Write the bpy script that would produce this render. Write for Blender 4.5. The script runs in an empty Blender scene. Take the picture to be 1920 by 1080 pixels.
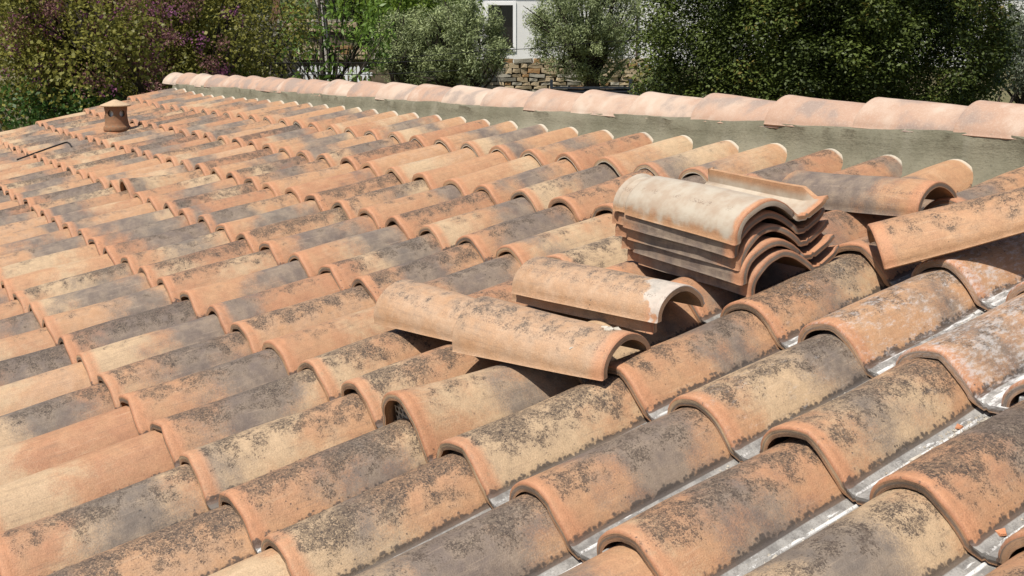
import bpy, math, random
import numpy as np
from mathutils import Matrix, Vector, Euler

# ------------------------------------------------------------------ camera, world, sun, exposure
random.seed(7)
rng = np.random.default_rng(7)
SC = bpy.context.scene
COL = SC.collection
PITCH = math.radians(13.117)
ZR = 3.05                                    # height of the roof frame's origin above the ground
RP = Matrix.Translation((0, 0, ZR)) @ Matrix.Rotation(PITCH, 4, 'X')   # roof frame -> world
F_PX = 1971.84                               # focal length in pixels of a 1920 wide frame
CAM_ROOF = Vector((8.55966, -0.73192, 0.85570))
R_RIGHT = Vector((0.569123, 0.800798, -0.186604))
R_DOWN = Vector((0.178546, -0.341884, -0.922625))
R_FWD = Vector((-0.802633, 0.491770, -0.337553))

cam_data = bpy.data.cameras.new('camera')
cam = bpy.data.objects.new('camera', cam_data)
COL.objects.link(cam)
m = Matrix((R_RIGHT, -R_DOWN, -R_FWD)).transposed().to_4x4()
m.translation = CAM_ROOF
cam.matrix_world = RP @ m
cam_data.sensor_width = 36.0
cam_data.lens = 36.0 * F_PX / 1920.0
cam_data.clip_start = 0.05
cam_data.clip_end = 3000
SC.camera = cam

SUN_DIR = Vector((0.14, -0.46, 0.87)).normalized()      # towards the sun
world = bpy.data.worlds.new('World')
SC.world = world
world.use_nodes = True
wn = world.node_tree
for n in list(wn.nodes):
    wn.nodes.remove(n)
wo = wn.nodes.new('ShaderNodeOutputWorld')
bg = wn.nodes.new('ShaderNodeBackground')
sky = wn.nodes.new('ShaderNodeTexSky')
sky.sky_type = 'NISHITA'
sky.sun_disc = False
sky.sun_elevation = math.asin(SUN_DIR.z)
sky.sun_rotation = math.atan2(SUN_DIR.x, SUN_DIR.y)
sky.altitude = 100
sky.dust_density = 1.5
bg.inputs['Strength'].default_value = 0.085
wn.links.new(sky.outputs[0], bg.inputs[0])
wn.links.new(bg.outputs[0], wo.inputs[0])
sun_data = bpy.data.lights.new('sun', 'SUN')
sun_data.energy = 4.9
sun_data.angle = math.radians(0.53)
sun_data.color = (1.0, 0.95, 0.87)
sun = bpy.data.objects.new('sun', sun_data)
COL.objects.link(sun)
sun.rotation_euler = SUN_DIR.to_track_quat('Z', 'Y').to_euler()
sun.location = (0, 0, 30)
SC.view_settings.view_transform = 'Standard'
SC.view_settings.look = 'None'
SC.view_settings.exposure = 0.25
SC.view_settings.gamma = 1.0
SC.view_settings.use_curve_mapping = False
SC.cycles.max_bounces = 6
SC.cycles.transparent_max_bounces = 8
SC.cycles.caustics_reflective = False
SC.cycles.caustics_refractive = False

CW = cam.matrix_world.translation.copy()
M3 = RP.to_3x3()
F_W = M3 @ R_FWD
R_W = M3 @ R_RIGHT
D_W = M3 @ R_DOWN
FH = Vector((F_W.x, F_W.y, 0)).normalized()            # horizontal view direction
RH = Vector((FH.y, -FH.x, 0))


def spot(px, py, dist):
    """world point on the sight line of a photo pixel at a horizontal distance along the view"""
    d = F_W + R_W * ((px - 960) / F_PX) + D_W * ((py - 540) / F_PX)
    return CW + d * (dist / d.dot(FH))


def depth_of(p):
    return (Vector(p) - CW).dot(FH)


# ------------------------------------------------------------------ object helpers
def tag(o, label=None, cat=None, group=None, kind=None):
    if label:
        o['label'] = label
    if cat:
        o['category'] = cat
    if group:
        o['group'] = group
    if kind:
        o['kind'] = kind
    return o


def mesh_from(name, verts, faces, mat=None, smooth=False, sharp=None, attrs=None):
    me = bpy.data.meshes.new(name)
    me.from_pydata([tuple(v) for v in verts], [], [tuple(f) for f in faces])
    if attrs:
        for an, (typ, vals) in attrs.items():
            a = me.attributes.new(an, typ, 'POINT')
            if typ == 'FLOAT_VECTOR':
                a.data.foreach_set('vector', np.asarray(vals, np.float32).ravel())
            else:
                a.data.foreach_set('value', np.asarray(vals, np.float32).ravel())
    if mat:
        me.materials.append(mat)
    if smooth:
        me.polygons.foreach_set('use_smooth', np.ones(len(me.polygons), bool))
        if sharp:
            me.set_sharp_from_angle(angle=math.radians(sharp))
    me.update()
    return me


def link(name, me, parent=None, mw=None):
    o = bpy.data.objects.new(name, me)
    COL.objects.link(o)
    if parent is not None:
        o.parent = parent
    if mw is not None:
        o.matrix_local = mw
    return o


def thing(name, label, cat, mw=None, group=None):
    o = bpy.data.objects.new(name, None)
    o.empty_display_size = 0.1
    COL.objects.link(o)
    if mw is not None:
        o.matrix_world = mw
    return tag(o, label, cat, group)


class MB:
    """collects simple solids in one mesh"""
    def __init__(self):
        self.v, self.f = [], []

    def box(self, c, s, rot=None, jit=0.0):
        b = len(self.v)
        for dz in (-.5, .5):
            for dy in (-.5, .5):
                for dx in (-.5, .5):
                    p = Vector((dx * s[0], dy * s[1], dz * s[2]))
                    if jit:
                        p += Vector((random.uniform(-jit, jit), random.uniform(-jit, jit), random.uniform(-jit, jit)))
                    if rot is not None:
                        p = rot @ p
                    self.v.append(Vector(c) + p)
        self.f += [tuple(b + i for i in q) for q in ((0, 2, 3, 1), (4, 5, 7, 6), (0, 1, 5, 4), (2, 6, 7, 3), (0, 4, 6, 2), (1, 3, 7, 5))]
        return self

    def tube(self, pts, rad, seg=7, cap=True):
        pts = [Vector(p) for p in pts]
        if not hasattr(rad, '__len__'):
            rad = [rad] * len(pts)
        b = len(self.v)
        for i, p in enumerate(pts):
            t = (pts[min(i + 1, len(pts) - 1)] - pts[max(i - 1, 0)]).normalized()
            u = t.cross(Vector((0.13, 0.21, 1)))
            if u.length < 1e-3:
                u = t.cross(Vector((1, 0, 0)))
            u.normalize()
            w = t.cross(u)
            for k in range(seg):
                a = 2 * math.pi * k / seg
                self.v.append(p + (u * math.cos(a) + w * math.sin(a)) * rad[i])
        for i in range(len(pts) - 1):
            for k in range(seg):
                k2 = (k + 1) % seg
                self.f.append((b + i * seg + k, b + i * seg + k2, b + (i + 1) * seg + k2, b + (i + 1) * seg + k))
        if cap:
            self.f.append(tuple(b + k for k in range(seg))[::-1])
            self.f.append(tuple(b + (len(pts) - 1) * seg + k for k in range(seg)))
        return self

    def lathe(self, prof, seg=24, c=(0, 0, 0)):
        b = len(self.v)
        for r, z in prof:
            for k in range(seg):
                a = 2 * math.pi * k / seg
                self.v.append(Vector((c[0] + r * math.cos(a), c[1] + r * math.sin(a), c[2] + z)))
        for i in range(len(prof) - 1):
            for k in range(seg):
                k2 = (k + 1) % seg
                self.f.append((b + i * seg + k, b + i * seg + k2, b + (i + 1) * seg + k2, b + (i + 1) * seg + k))
        return self

    def build(self, name, mat, parent=None, mw=None, smooth=False, sharp=40):
        return link(name, mesh_from(name, self.v, self.f, mat, smooth, sharp), parent, mw)


# ------------------------------------------------------------------ shader helpers
class G:
    def __init__(self, name):
        self.mat = bpy.data.materials.new(name)
        self.mat.use_nodes = True
        self.nt = self.mat.node_tree
        for n in list(self.nt.nodes):
            self.nt.nodes.remove(n)

    def node(self, t, **kw):
        n = self.nt.nodes.new(t)
        for k, v in kw.items():
            setattr(n, k, v)
        return n

    def put(self, sock, v):
        if v is None:
            return
        if isinstance(v, (int, float)):
            sock.default_value = v
        elif isinstance(v, (tuple, list)):
            sock.default_value = (tuple(v) + (1,)) if len(v) == 3 and sock.type == 'RGBA' else v
        else:
            self.nt.links.new(v, sock)

    def math(self, op, a, b=None, c=None):
        n = self.node('ShaderNodeMath', operation=op)
        for s, v in zip(n.inputs, (a, b, c)):
            self.put(s, v)
        return n.outputs[0]

    def vmath(self, op, a, b=None):
        n = self.node('ShaderNodeVectorMath', operation=op)
        self.put(n.inputs[0], a)
        self.put(n.inputs[1], b)
        return n.outputs[0]

    def mix(self, f, a, b, mode='MIX'):
        n = self.node('ShaderNodeMix', data_type='RGBA', blend_type=mode)
        self.put(n.inputs[0], f)
        self.put(n.inputs[6], a)
        self.put(n.inputs[7], b)
        return n.outputs[2]

    def smooth(self, x, lo, hi, a=0.0, b=1.0):
        n = self.node('ShaderNodeMapRange', interpolation_type='SMOOTHSTEP')
        self.put(n.inputs[0], x)
        n.inputs[1].default_value = lo
        n.inputs[2].default_value = hi
        n.inputs[3].default_value = a
        n.inputs[4].default_value = b
        return n.outputs[0]

    def noise(self, v, scale, detail=2.0, rough=0.5):
        n = self.node('ShaderNodeTexNoise')
        self.put(n.inputs['Vector'], v)
        n.inputs['Scale'].default_value = scale
        n.inputs['Detail'].default_value = detail
        n.inputs['Roughness'].default_value = rough
        return n.outputs[0]

    def scaled(self, v, s):
        return self.vmath('MULTIPLY', v, s)

    def attr(self, name, obj=False):
        n = self.node('ShaderNodeAttribute', attribute_type='OBJECT' if obj else 'GEOMETRY', attribute_name=name)
        return n

    def obj_random(self):
        return self.node('ShaderNodeObjectInfo').outputs['Random']

    def coords(self, which='Object'):
        return self.node('ShaderNodeTexCoord').outputs[which]

    def out(self, color, rough=0.8, spec=0.25, bump=None, bump_d=0.002, bump_s=0.5, translucent=0.0, metal=0.0):
        p = self.node('ShaderNodeBsdfPrincipled')
        self.put(p.inputs['Base Color'], color)
        self.put(p.inputs['Roughness'], rough)
        self.put(p.inputs['Specular IOR Level'], spec)
        self.put(p.inputs['Metallic'], metal)
        if bump is not None:
            b = self.node('ShaderNodeBump')
            b.inputs['Distance'].default_value = bump_d
            b.inputs['Strength'].default_value = bump_s
            self.put(b.inputs['Height'], bump)
            self.nt.links.new(b.outputs[0], p.inputs['Normal'])
        sh = p.outputs[0]
        if translucent:
            t = self.node('ShaderNodeBsdfTranslucent')
            self.put(t.inputs[0], color)
            mx = self.node('ShaderNodeMixShader')
            mx.inputs[0].default_value = translucent
            self.nt.links.new(sh, mx.inputs[1])
            self.nt.links.new(t.outputs[0], mx.inputs[2])
            sh = mx.outputs[0]
        o = self.node('ShaderNodeOutputMaterial')
        self.nt.links.new(sh, o.inputs[0])
        return self.mat


TILE_KEYS = ('seed', 'tone', 'grey_at', 'grey_amt', 'cream_at', 'cream_amt', 'lichen', 'lime', 'dust', 'clean', 'smear')


def tile_material(name, obj):
    g = G(name)
    A = {k: g.attr(k, obj).outputs['Fac'] for k in TILE_KEYS}
    tco = g.attr('tco').outputs['Vector']
    sep = g.node('ShaderNodeSeparateXYZ')
    g.put(sep.inputs[0], tco)
    X, Y, Cr = sep.outputs
    comb = g.node('ShaderNodeCombineXYZ')
    for i, k in enumerate((13.7, 7.31, 23.9)):
        g.put(comb.inputs[i], g.math('MULTIPLY', A['seed'], k))
    flat = g.node('ShaderNodeCombineXYZ')
    g.put(flat.inputs[0], X)
    g.put(flat.inputs[1], Y)
    P = g.vmath('ADD', flat.outputs[0], comb.outputs[0])
    vn = g.math('DIVIDE', Y, 0.355)
    n1 = g.noise(P, 9, 3, 0.6)
    n2 = g.noise(g.vmath('ADD', P, (5.1, 2.2, 8.8)), 11, 3, 0.6)
    n3 = g.noise(g.vmath('ADD', P, (1.1, 9.2, 3.8)), 22, 3, 0.6)
    fine = g.noise(P, 420, 3, 0.7)
    mid = g.noise(P, 60, 4, 0.65)
    # fired clay
    ramp = g.node('ShaderNodeValToRGB')
    ramp.color_ramp.elements[0].color = (0.365, 0.182, 0.098, 1)
    ramp.color_ramp.elements[0].position = 0.0
    ramp.color_ramp.elements[1].color = (0.46, 0.31, 0.203, 1)
    e = ramp.color_ramp.elements.new(0.5)
    e.color = (0.425, 0.245, 0.132, 1)
    g.put(ramp.inputs[0], g.math('ADD', A['tone'], g.math('MULTIPLY', g.math('SUBTRACT', n3, 0.5), 0.9)))
    c = ramp.outputs[0]

    def band(at, amt, n, lo, hi, wob):
        d = g.math('ABSOLUTE', g.math('SUBTRACT', vn, at))
        return g.smooth(g.math('ADD', g.math('SUBTRACT', amt, d), g.math('MULTIPLY', g.math('SUBTRACT', n, 0.5), wob)), lo, hi)
    dith = g.noise(g.vmath('ADD', P, (2.2, 0.4, 6.1)), 300, 3, 0.7)
    n1 = g.math('ADD', n1, g.math('MULTIPLY', g.math('SUBTRACT', dith, 0.5), 0.42))
    n2 = g.math('ADD', n2, g.math('MULTIPLY', g.math('SUBTRACT', dith, 0.5), 0.42))
    cm = band(A['cream_at'], A['cream_amt'], n2, -0.16, 0.26, 1.15)
    c = g.mix(g.math('MULTIPLY', cm, 0.72), c, (0.475, 0.358, 0.222))
    gm = band(A['grey_at'], A['grey_amt'], n1, -0.14, 0.22, 0.95)
    greyc = g.mix(g.smooth(n3, 0.32, 0.68), (0.122, 0.104, 0.092), (0.225, 0.18, 0.138))
    c = g.mix(g.math('MULTIPLY', gm, 0.9), c, greyc)
    stn = g.noise(g.scaled(P, (150, 9, 1)), 1.0, 4, 0.65)
    c = g.mix(g.math('MULTIPLY', g.smooth(stn, 0.52, 0.72), 0.30), c, (0.16, 0.115, 0.08))
    c = g.mix(g.math('MULTIPLY', g.smooth(stn, 0.44, 0.28), 0.20), c, (0.56, 0.42, 0.29))
    # clean lip
    lip = g.math('MULTIPLY', g.smooth(Y, 0.040, 0.018), g.smooth(mid, 0.25, 0.5, 0.35, 0.8))
    c = g.mix(lip, c, (0.455, 0.222, 0.118))
    c = g.mix(g.math('MULTIPLY', g.smooth(Y, 0.006, 0.001), 0.55), c, (0.30, 0.13, 0.07))
    # grain
    gr = g.math('ADD', g.math('MULTIPLY', g.math('SUBTRACT', fine, 0.5), 0.95), g.math('ADD', g.math('MULTIPLY', g.math('SUBTRACT', mid, 0.5), 0.5), 1.0))
    vg = g.node('ShaderNodeCombineXYZ')
    for i in range(3):
        g.put(vg.inputs[i], gr)
    c = g.mix(1.0, c, vg.outputs[0], 'MULTIPLY')
    # lichen: fine dark specks gathered in patches along the crest
    hi = g.noise(g.vmath('ADD', P, (3.3, 4.4, 0)), 330, 5, 0.78)
    pale = g.noise(g.vmath('ADD', P, (8.3, 1.4, 0)), 260, 4, 0.75)
    n4 = g.noise(g.vmath('ADD', P, (6.1, 7.7, 2.0)), 34, 4, 0.68)
    L = g.math('ADD', g.math('MULTIPLY', g.math('SUBTRACT', n3, 0.5), 1.5), g.math('ADD', g.math('MULTIPLY', g.math('SUBTRACT', Cr, 0.66), 0.9), A['lichen']))
    L = g.math('ADD', L, g.math('MULTIPLY', g.math('SUBTRACT', n4, 0.5), 1.5))
    L = g.math('SUBTRACT', L, g.math('MULTIPLY', g.smooth(Y, 0.034, 0.012), 0.6))
    L = g.math('ADD', L, g.math('MULTIPLY', g.math('MULTIPLY', g.smooth(Y, 0.22, 0.35), g.smooth(A['lichen'], -0.2, 0.2)), 0.10))
    Lc = g.smooth(L, -0.12, 0.74)
    pm = g.smooth(g.math('SUBTRACT', pale, g.math('SUBTRACT', 0.78, g.math('MULTIPLY', Lc, 0.22))), 0.0, 0.06)
    c = g.mix(g.math('MULTIPLY', pm, 0.5), c, (0.36, 0.30, 0.19))
    c = g.mix(g.math('MULTIPLY', Lc, 0.40), c, (0.175, 0.132, 0.096))
    wn = g.node('ShaderNodeTexNoise')
    g.put(wn.inputs['Vector'], P)
    wn.inputs['Scale'].default_value = 420
    wn.inputs['Detail'].default_value = 3
    warp = g.vmath('ADD', P, g.vmath('MULTIPLY', g.vmath('SUBTRACT', wn.outputs[1], (0.5, 0.5, 0.5)), (0.0075, 0.0075, 0.0)))

    def specks(scale, gain, off):
        vo = g.node('ShaderNodeTexVoronoi')
        g.put(vo.inputs['Vector'], g.vmath('ADD', warp, off))
        vo.inputs['Scale'].default_value = scale
        rs = g.node('ShaderNodeSeparateXYZ')
        g.put(rs.inputs[0], vo.outputs['Color'])
        r_ = g.math('SUBTRACT', g.math('MULTIPLY', g.math('ADD', g.math('MULTIPLY', rs.outputs[0], 0.9), 0.1), g.math('MULTIPLY', Lc, gain)), 0.03)
        return g.smooth(g.math('SUBTRACT', r_, vo.outputs['Distance']), -0.05, 0.07)
    sm = g.math('MAXIMUM', specks(520, 1.12, (1.3, 0.2, 0.7)), g.math('MAXIMUM', specks(230, 0.70, (0.3, 5.2, 1.7)), g.math('MULTIPLY', g.smooth(g.math('SUBTRACT', hi, g.math('SUBTRACT', 0.78, g.math('MULTIPLY', Lc, 0.27))), 0.0, 0.09), 0.8)))
    vary = g.smooth(g.noise(g.vmath('ADD', P, (9.3, 2.4, 5.0)), 120, 3, 0.7), 0.3, 0.62, 0.45, 1.0)
    c = g.mix(g.math('MULTIPLY', g.math('MULTIPLY', sm, vary), g.math('ADD', 0.58, g.math('MULTIPLY', Lc, 0.4))), c, g.mix(n4, (0.028, 0.024, 0.022), (0.085, 0.058, 0.042)))
    # big round lichen dots
    vor = g.node('ShaderNodeTexVoronoi')
    g.put(vor.inputs['Vector'], P)
    vor.inputs['Scale'].default_value = 95
    dot = g.math('MULTIPLY', g.smooth(g.math('ADD', vor.outputs['Distance'], g.math('MULTIPLY', mid, 0.25)), 0.36, 0.26), g.smooth(g.math('ADD', n2, g.math('MULTIPLY', A['lichen'], 0.35)), 0.62, 0.70))
    c = g.mix(g.math('MULTIPLY', dot, 0.8), c, (0.055, 0.046, 0.04))
    # dirt along the foot of the barrel, weathered pan
    notclean = g.math('SUBTRACT', 1.0, A['clean'])
    fv = g.node('ShaderNodeTexVoronoi')
    g.put(fv.inputs['Vector'], P)
    fv.inputs['Scale'].default_value = 120
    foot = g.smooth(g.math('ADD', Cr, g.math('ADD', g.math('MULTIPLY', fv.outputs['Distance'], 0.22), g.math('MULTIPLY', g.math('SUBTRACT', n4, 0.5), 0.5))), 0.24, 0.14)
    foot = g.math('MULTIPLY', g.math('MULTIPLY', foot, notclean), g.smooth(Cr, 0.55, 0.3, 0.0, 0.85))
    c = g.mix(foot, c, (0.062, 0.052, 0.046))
    pan = g.math('MULTIPLY', g.smooth(Cr, -0.25, -0.5), notclean)
    pn = g.noise(g.scaled(P, (90, 14, 1)), 1.0, 5, 0.7)
    panc = g.mix(g.smooth(n4, 0.35, 0.65), (0.17, 0.16, 0.148), (0.31, 0.295, 0.272))
    panc = g.mix(g.math('MULTIPLY', g.smooth(hi, 0.52, 0.64), 0.5), panc, (0.075, 0.066, 0.058))
    line = g.smooth(g.math('ADD', Cr, g.math('MULTIPLY', g.math('SUBTRACT', n4, 0.5), 0.9)), -1.02, -1.5)
    wl = g.math('MULTIPLY', line, g.smooth(g.math('ADD', g.noise(g.scaled(P, (20, 7, 1)), 1.0, 4, 0.75), g.math('ADD', g.math('MULTIPLY', A['lime'], 0.10), g.math('MULTIPLY', g.math('SUBTRACT', hi, 0.5), 0.5))), 0.44, 0.56))
    wl2 = g.smooth(g.math('ADD', pn, g.math('MULTIPLY', A['lime'], 0.17)), 0.64, 0.70)
    panc = g.mix(g.math('MAXIMUM', wl, g.math('MULTIPLY', wl2, 0.8)), panc, (0.64, 0.63, 0.61))
    panc = g.mix(g.smooth(A['lime'], 0.0, 0.12, 0.75, 0.0), panc, g.mix(n4, (0.055, 0.045, 0.038), (0.13, 0.095, 0.07)))
    c = g.mix(pan, c, panc)
    c = g.mix(g.math('MULTIPLY', g.math('MULTIPLY', g.smooth(A['dust'], -0.05, -0.2), g.smooth(Y, 0.355, 0.368)), 0.7), c, (0.60, 0.56, 0.46))
    # bloom of lime
    lf = g.noise(g.scaled(P, (120, 45, 1)), 1.0, 6, 0.8)
    lm = g.smooth(g.math('ADD', g.math('ADD', lf, g.math('MULTIPLY', g.math('SUBTRACT', n3, 0.5), 0.35)), g.math('MULTIPLY', A['lime'], 0.17)), 0.60, 0.80)
    c = g.mix(g.math('MULTIPLY', g.math('MULTIPLY', lm, g.smooth(A['lime'], 0.05, 0.6)), 0.55), c, (0.56, 0.53, 0.51))
    # mortar dust on the upper face
    dm = g.math('MULTIPLY', g.math('MAXIMUM', A['dust'], 0.0), g.smooth(g.math('ADD', Cr, g.math('MULTIPLY', g.math('SUBTRACT', n3, 0.5), 0.9)), 0.02, 0.34))
    dm = g.math('MAXIMUM', dm, g.math('MULTIPLY', g.math('MULTIPLY', g.math('MAXIMUM', A['dust'], 0.0), A['clean']), g.smooth(Cr, -0.92, -0.98)))
    dm = g.math('MULTIPLY', dm, g.smooth(g.math('ADD', Y, g.math('MULTIPLY', g.math('SUBTRACT', n4, 0.5), 0.03)), 0.008, 0.022))
    c = g.mix(dm, c, g.mix(g.smooth(n3, 0.3, 0.7), (0.37, 0.29, 0.215), (0.455, 0.405, 0.325)))
    sme = g.smooth(g.math('SUBTRACT', g.math('ADD', A['smear'], g.math('ADD', g.math('MULTIPLY', g.math('SUBTRACT', n3, 0.5), 0.14), g.math('MULTIPLY', X, 0.6))), Y), 0.0, 0.012)
    c = g.mix(g.math('MULTIPLY', g.math('MULTIPLY', sme, g.smooth(A['smear'], 0.0, 0.02)), 0.8), c, g.mix(mid, (0.34, 0.31, 0.27), (0.62, 0.57, 0.50)))
    sx_ = g.math('ABSOLUTE', g.math('ADD', X, 0.052))
    st = g.math('MULTIPLY', g.smooth(sx_, 0.0075, 0.0045), g.smooth(g.noise(g.scaled(P, (330, 260, 1)), 1.0, 2, 0.6), 0.52, 0.60))
    st = g.math('MULTIPLY', g.math('MULTIPLY', st, A['clean']), g.smooth(g.noise(g.scaled(P, (1, 24, 1)), 1.0, 1, 0.5), 0.42, 0.52))
    c = g.mix(g.math('MULTIPLY', st, 0.6), c, (0.13, 0.085, 0.06))
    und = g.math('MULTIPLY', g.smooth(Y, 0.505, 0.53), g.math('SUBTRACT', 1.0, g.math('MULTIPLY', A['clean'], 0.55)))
    c = g.mix(g.math('MULTIPLY', und, 0.85), c, (0.055, 0.04, 0.03))  # undersides darkened for dirt and to deepen the shade under the lips
    h = g.math('ADD', g.math('MULTIPLY', fine, 0.7), g.math('ADD', g.math('MULTIPLY', mid, 0.9), g.math('MULTIPLY', sm, -0.25)))
    return g.out(c, g.mix(pan, (0.62, 0.62, 0.62), (0.9, 0.9, 0.9)), 0.36, h, 0.0018, 0.75)


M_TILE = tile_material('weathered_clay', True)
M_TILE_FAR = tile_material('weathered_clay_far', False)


def simple(name, c1, c2, scale, rough=0.85, bump=0.004, detail=5, spec=0.2, coord='Object', c3=None, metal=0.0):
    g = G(name)
    v = g.coords(coord)
    n = g.noise(v, scale, detail, 0.6)
    c = g.mix(g.smooth(n, 0.3, 0.7), c1, c2)
    n2 = g.noise(v, scale * 7, 4, 0.65)
    if c3:
        c = g.mix(g.smooth(n2, 0.52, 0.68), c, c3)
    r = g.math('ADD', g.math('MULTIPLY', g.obj_random(), 0.25), 0.87)
    vg = g.node('ShaderNodeCombineXYZ')
    for i in range(3):
        g.put(vg.inputs[i], r)
    c = g.mix(1.0, c, vg.outputs[0], 'MULTIPLY')
    return g.out(c, rough, spec, g.math('ADD', n2, g.math('MULTIPLY', n, 0.6)), bump, 0.6, metal=metal)


def ridge_material():
    g = G('ridge_clay')
    v = g.coords('Object')
    oi = g.node('ShaderNodeObjectInfo')
    off = g.vmath('ADD', v, g.vmath('MULTIPLY', g.node('ShaderNodeObjectInfo').outputs['Location'], (3.1, 1.7, 2.3)))
    n = g.noise(off, 7, 3, 0.55)
    n2 = g.noise(g.vmath('ADD', off, (4, 7, 1)), 9, 3, 0.55)
    f = g.noise(off, 160, 4, 0.7)
    f2 = g.noise(off, 420, 3, 0.7)
    dth = g.math('ADD', n, g.math('MULTIPLY', g.math('SUBTRACT', f2, 0.5), 0.22))
    c = g.mix(g.smooth(g.math('ADD', n2, g.math('MULTIPLY', g.math('SUBTRACT', oi.outputs['Random'], 0.5), 0.9)), 0.25, 0.75), (0.405, 0.262, 0.188), (0.48, 0.365, 0.282))
    c = g.mix(g.math('MULTIPLY', g.smooth(dth, 0.50, 0.66), 0.7), c, (0.25, 0.205, 0.18))
    c = g.mix(g.math('MULTIPLY', g.smooth(g.math('SUBTRACT', 1.0, dth), 0.52, 0.70), 0.45), c, (0.58, 0.50, 0.41))
    c = g.mix(g.math('MULTIPLY', g.smooth(f, 0.45, 0.75), 0.35), c, (0.56, 0.46, 0.37))
    c = g.mix(g.math('MULTIPLY', g.smooth(f2, 0.60, 0.75), 0.35), c, (0.20, 0.15, 0.12))
    return g.out(c, 0.85, 0.2, f, 0.0015, 0.5)


def mortar_material():
    g = G('grey_mortar')
    v = g.coords('Object')
    n = g.noise(v, 5, 5, 0.65)
    f = g.noise(v, 90, 5, 0.7)
    st = g.noise(g.scaled(v, (14, 3, 3)), 1.0, 4, 0.6)
    c = g.mix(g.smooth(n, 0.3, 0.7), (0.135, 0.126, 0.087), (0.205, 0.188, 0.134))
    c = g.mix(g.math('MULTIPLY', g.smooth(st, 0.55, 0.72), 0.15), c, (0.36, 0.34, 0.28))
    c = g.mix(g.math('MULTIPLY', g.smooth(f, 0.52, 0.68), 0.5), c, (0.10, 0.094, 0.068))
    big = g.noise(v, 1.7, 3, 0.6)
    c = g.mix(g.math('MULTIPLY', g.smooth(big, 0.5, 0.7), 0.4), c, (0.30, 0.27, 0.20))
    trow = g.noise(g.scaled(v, (6, 40, 40)), 1.0, 4, 0.7)
    c = g.mix(g.math('MULTIPLY', g.smooth(trow, 0.55, 0.7), 0.35), c, (0.13, 0.12, 0.085))
    return g.out(c, 0.92, 0.1, g.math('ADD', g.math('ADD', f, n), trow), 0.005, 0.8)


def leaf_material(name, dark, light, trans=0.3, spec=0.3, rough=0.5, dry=None):
    g = G(name)
    a = g.attr('leaf').outputs['Fac']
    c = g.mix(a, dark, light)
    if dry:
        c = g.mix(g.smooth(a, 0.93, 0.96), c, dry)
    return g.out(c, rough, spec, translucent=trans)


M_RIDGE = ridge_material()
M_MORTAR = mortar_material()
M_UNDER = simple('roof_underlay', (0.06, 0.05, 0.045), (0.09, 0.07, 0.06), 6)
M_RENDER = simple('beige_render', (0.48, 0.40, 0.30), (0.55, 0.47, 0.36), 2)
M_COWL = simple('cowl_clay', (0.22, 0.125, 0.07), (0.33, 0.16, 0.085), 9, c3=(0.19, 0.14, 0.09))
M_CAP = simple('cap_clay', (0.50, 0.36, 0.22), (0.56, 0.40, 0.26), 12, c3=(0.42, 0.32, 0.22))
M_BRIGHT_CORE = simple('cowl_bright_core', (0.74, 0.70, 0.62), (0.80, 0.76, 0.70), 12)
M_ROD = simple('black_metal', (0.02, 0.02, 0.02), (0.035, 0.03, 0.028), 30, 0.5, 0.001, metal=0.2)
M_GRILLE = simple('grille_plastic', (0.27, 0.25, 0.21), (0.36, 0.335, 0.29), 30, 0.7, 0.001)
M_SHARD = simple('clay_shard', (0.48, 0.20, 0.10), (0.56, 0.27, 0.15), 40)
M_CRUMB = simple('mortar_crumb', (0.40, 0.35, 0.28), (0.58, 0.53, 0.45), 60)
M_WHITE = simple('white_plaster', (0.74, 0.73, 0.70), (0.80, 0.79, 0.76), 1.2, 0.9, 0.002)
M_FRAME = simple('white_paint', (0.80, 0.79, 0.77), (0.84, 0.83, 0.81), 4, 0.6, 0.001)
M_PICKET = simple('white_fence_paint', (0.66, 0.68, 0.69), (0.76, 0.77, 0.77), 9, 0.7, 0.001, c3=(0.45, 0.45, 0.43))
M_PANE = simple('dark_glass', (0.012, 0.010, 0.010), (0.02, 0.016, 0.015), 2, 0.08, 0.0, spec=0.5)
M_DARKFENCE = simple('anthracite_paint', (0.028, 0.033, 0.042), (0.036, 0.042, 0.052), 5, 0.45, 0.0005)
M_STONE = simple('wall_stone', (0.33, 0.25, 0.15), (0.45, 0.37, 0.25), 3.0, 0.9, 0.015, c3=(0.20, 0.17, 0.12))
M_STONE2 = simple('wall_stone_grey', (0.29, 0.27, 0.22), (0.38, 0.345, 0.27), 3.0, 0.9, 0.015, c3=(0.21, 0.19, 0.15))
M_STONE3 = simple('wall_stone_rust', (0.33, 0.175, 0.075), (0.39, 0.26, 0.13), 3.0, 0.9, 0.015, c3=(0.24, 0.16, 0.09))
M_JOINT = simple('wall_core', (0.11, 0.085, 0.055), (0.17, 0.135, 0.09), 9)
M_BARK = simple('dark_bark', (0.035, 0.028, 0.022), (0.075, 0.06, 0.05), 12, 0.95, 0.02)
M_BARK_PALE = simple('pale_bark', (0.42, 0.38, 0.33), (0.55, 0.50, 0.44), 6, 0.9, 0.01, c3=(0.12, 0.10, 0.08))
M_BARK_RED = simple('reddish_bark', (0.15, 0.085, 0.055), (0.24, 0.14, 0.09), 9, 0.9, 0.01)
M_CABLE = simple('cable_rubber', (0.012, 0.012, 0.012), (0.02, 0.02, 0.02), 9, 0.6, 0.0)
M_GROUND = simple('dry_grass_earth', (0.075, 0.085, 0.03), (0.16, 0.13, 0.075), 0.6, 0.95, 0.03, c3=(0.06, 0.075, 0.025), coord='Object')

# ------------------------------------------------------------------ the ground
KNOT_T = [-4000, 9, 12, 20, 25, 29.2, 31.0, 40, 60, 75, 130, 320, 900, 4000]
KNOT_Z = [0, 0, .6, 1.9, 2.6, 2.75, 3.2, 3.75, 5.6, 8, 16, 34, 60, 60]


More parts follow.
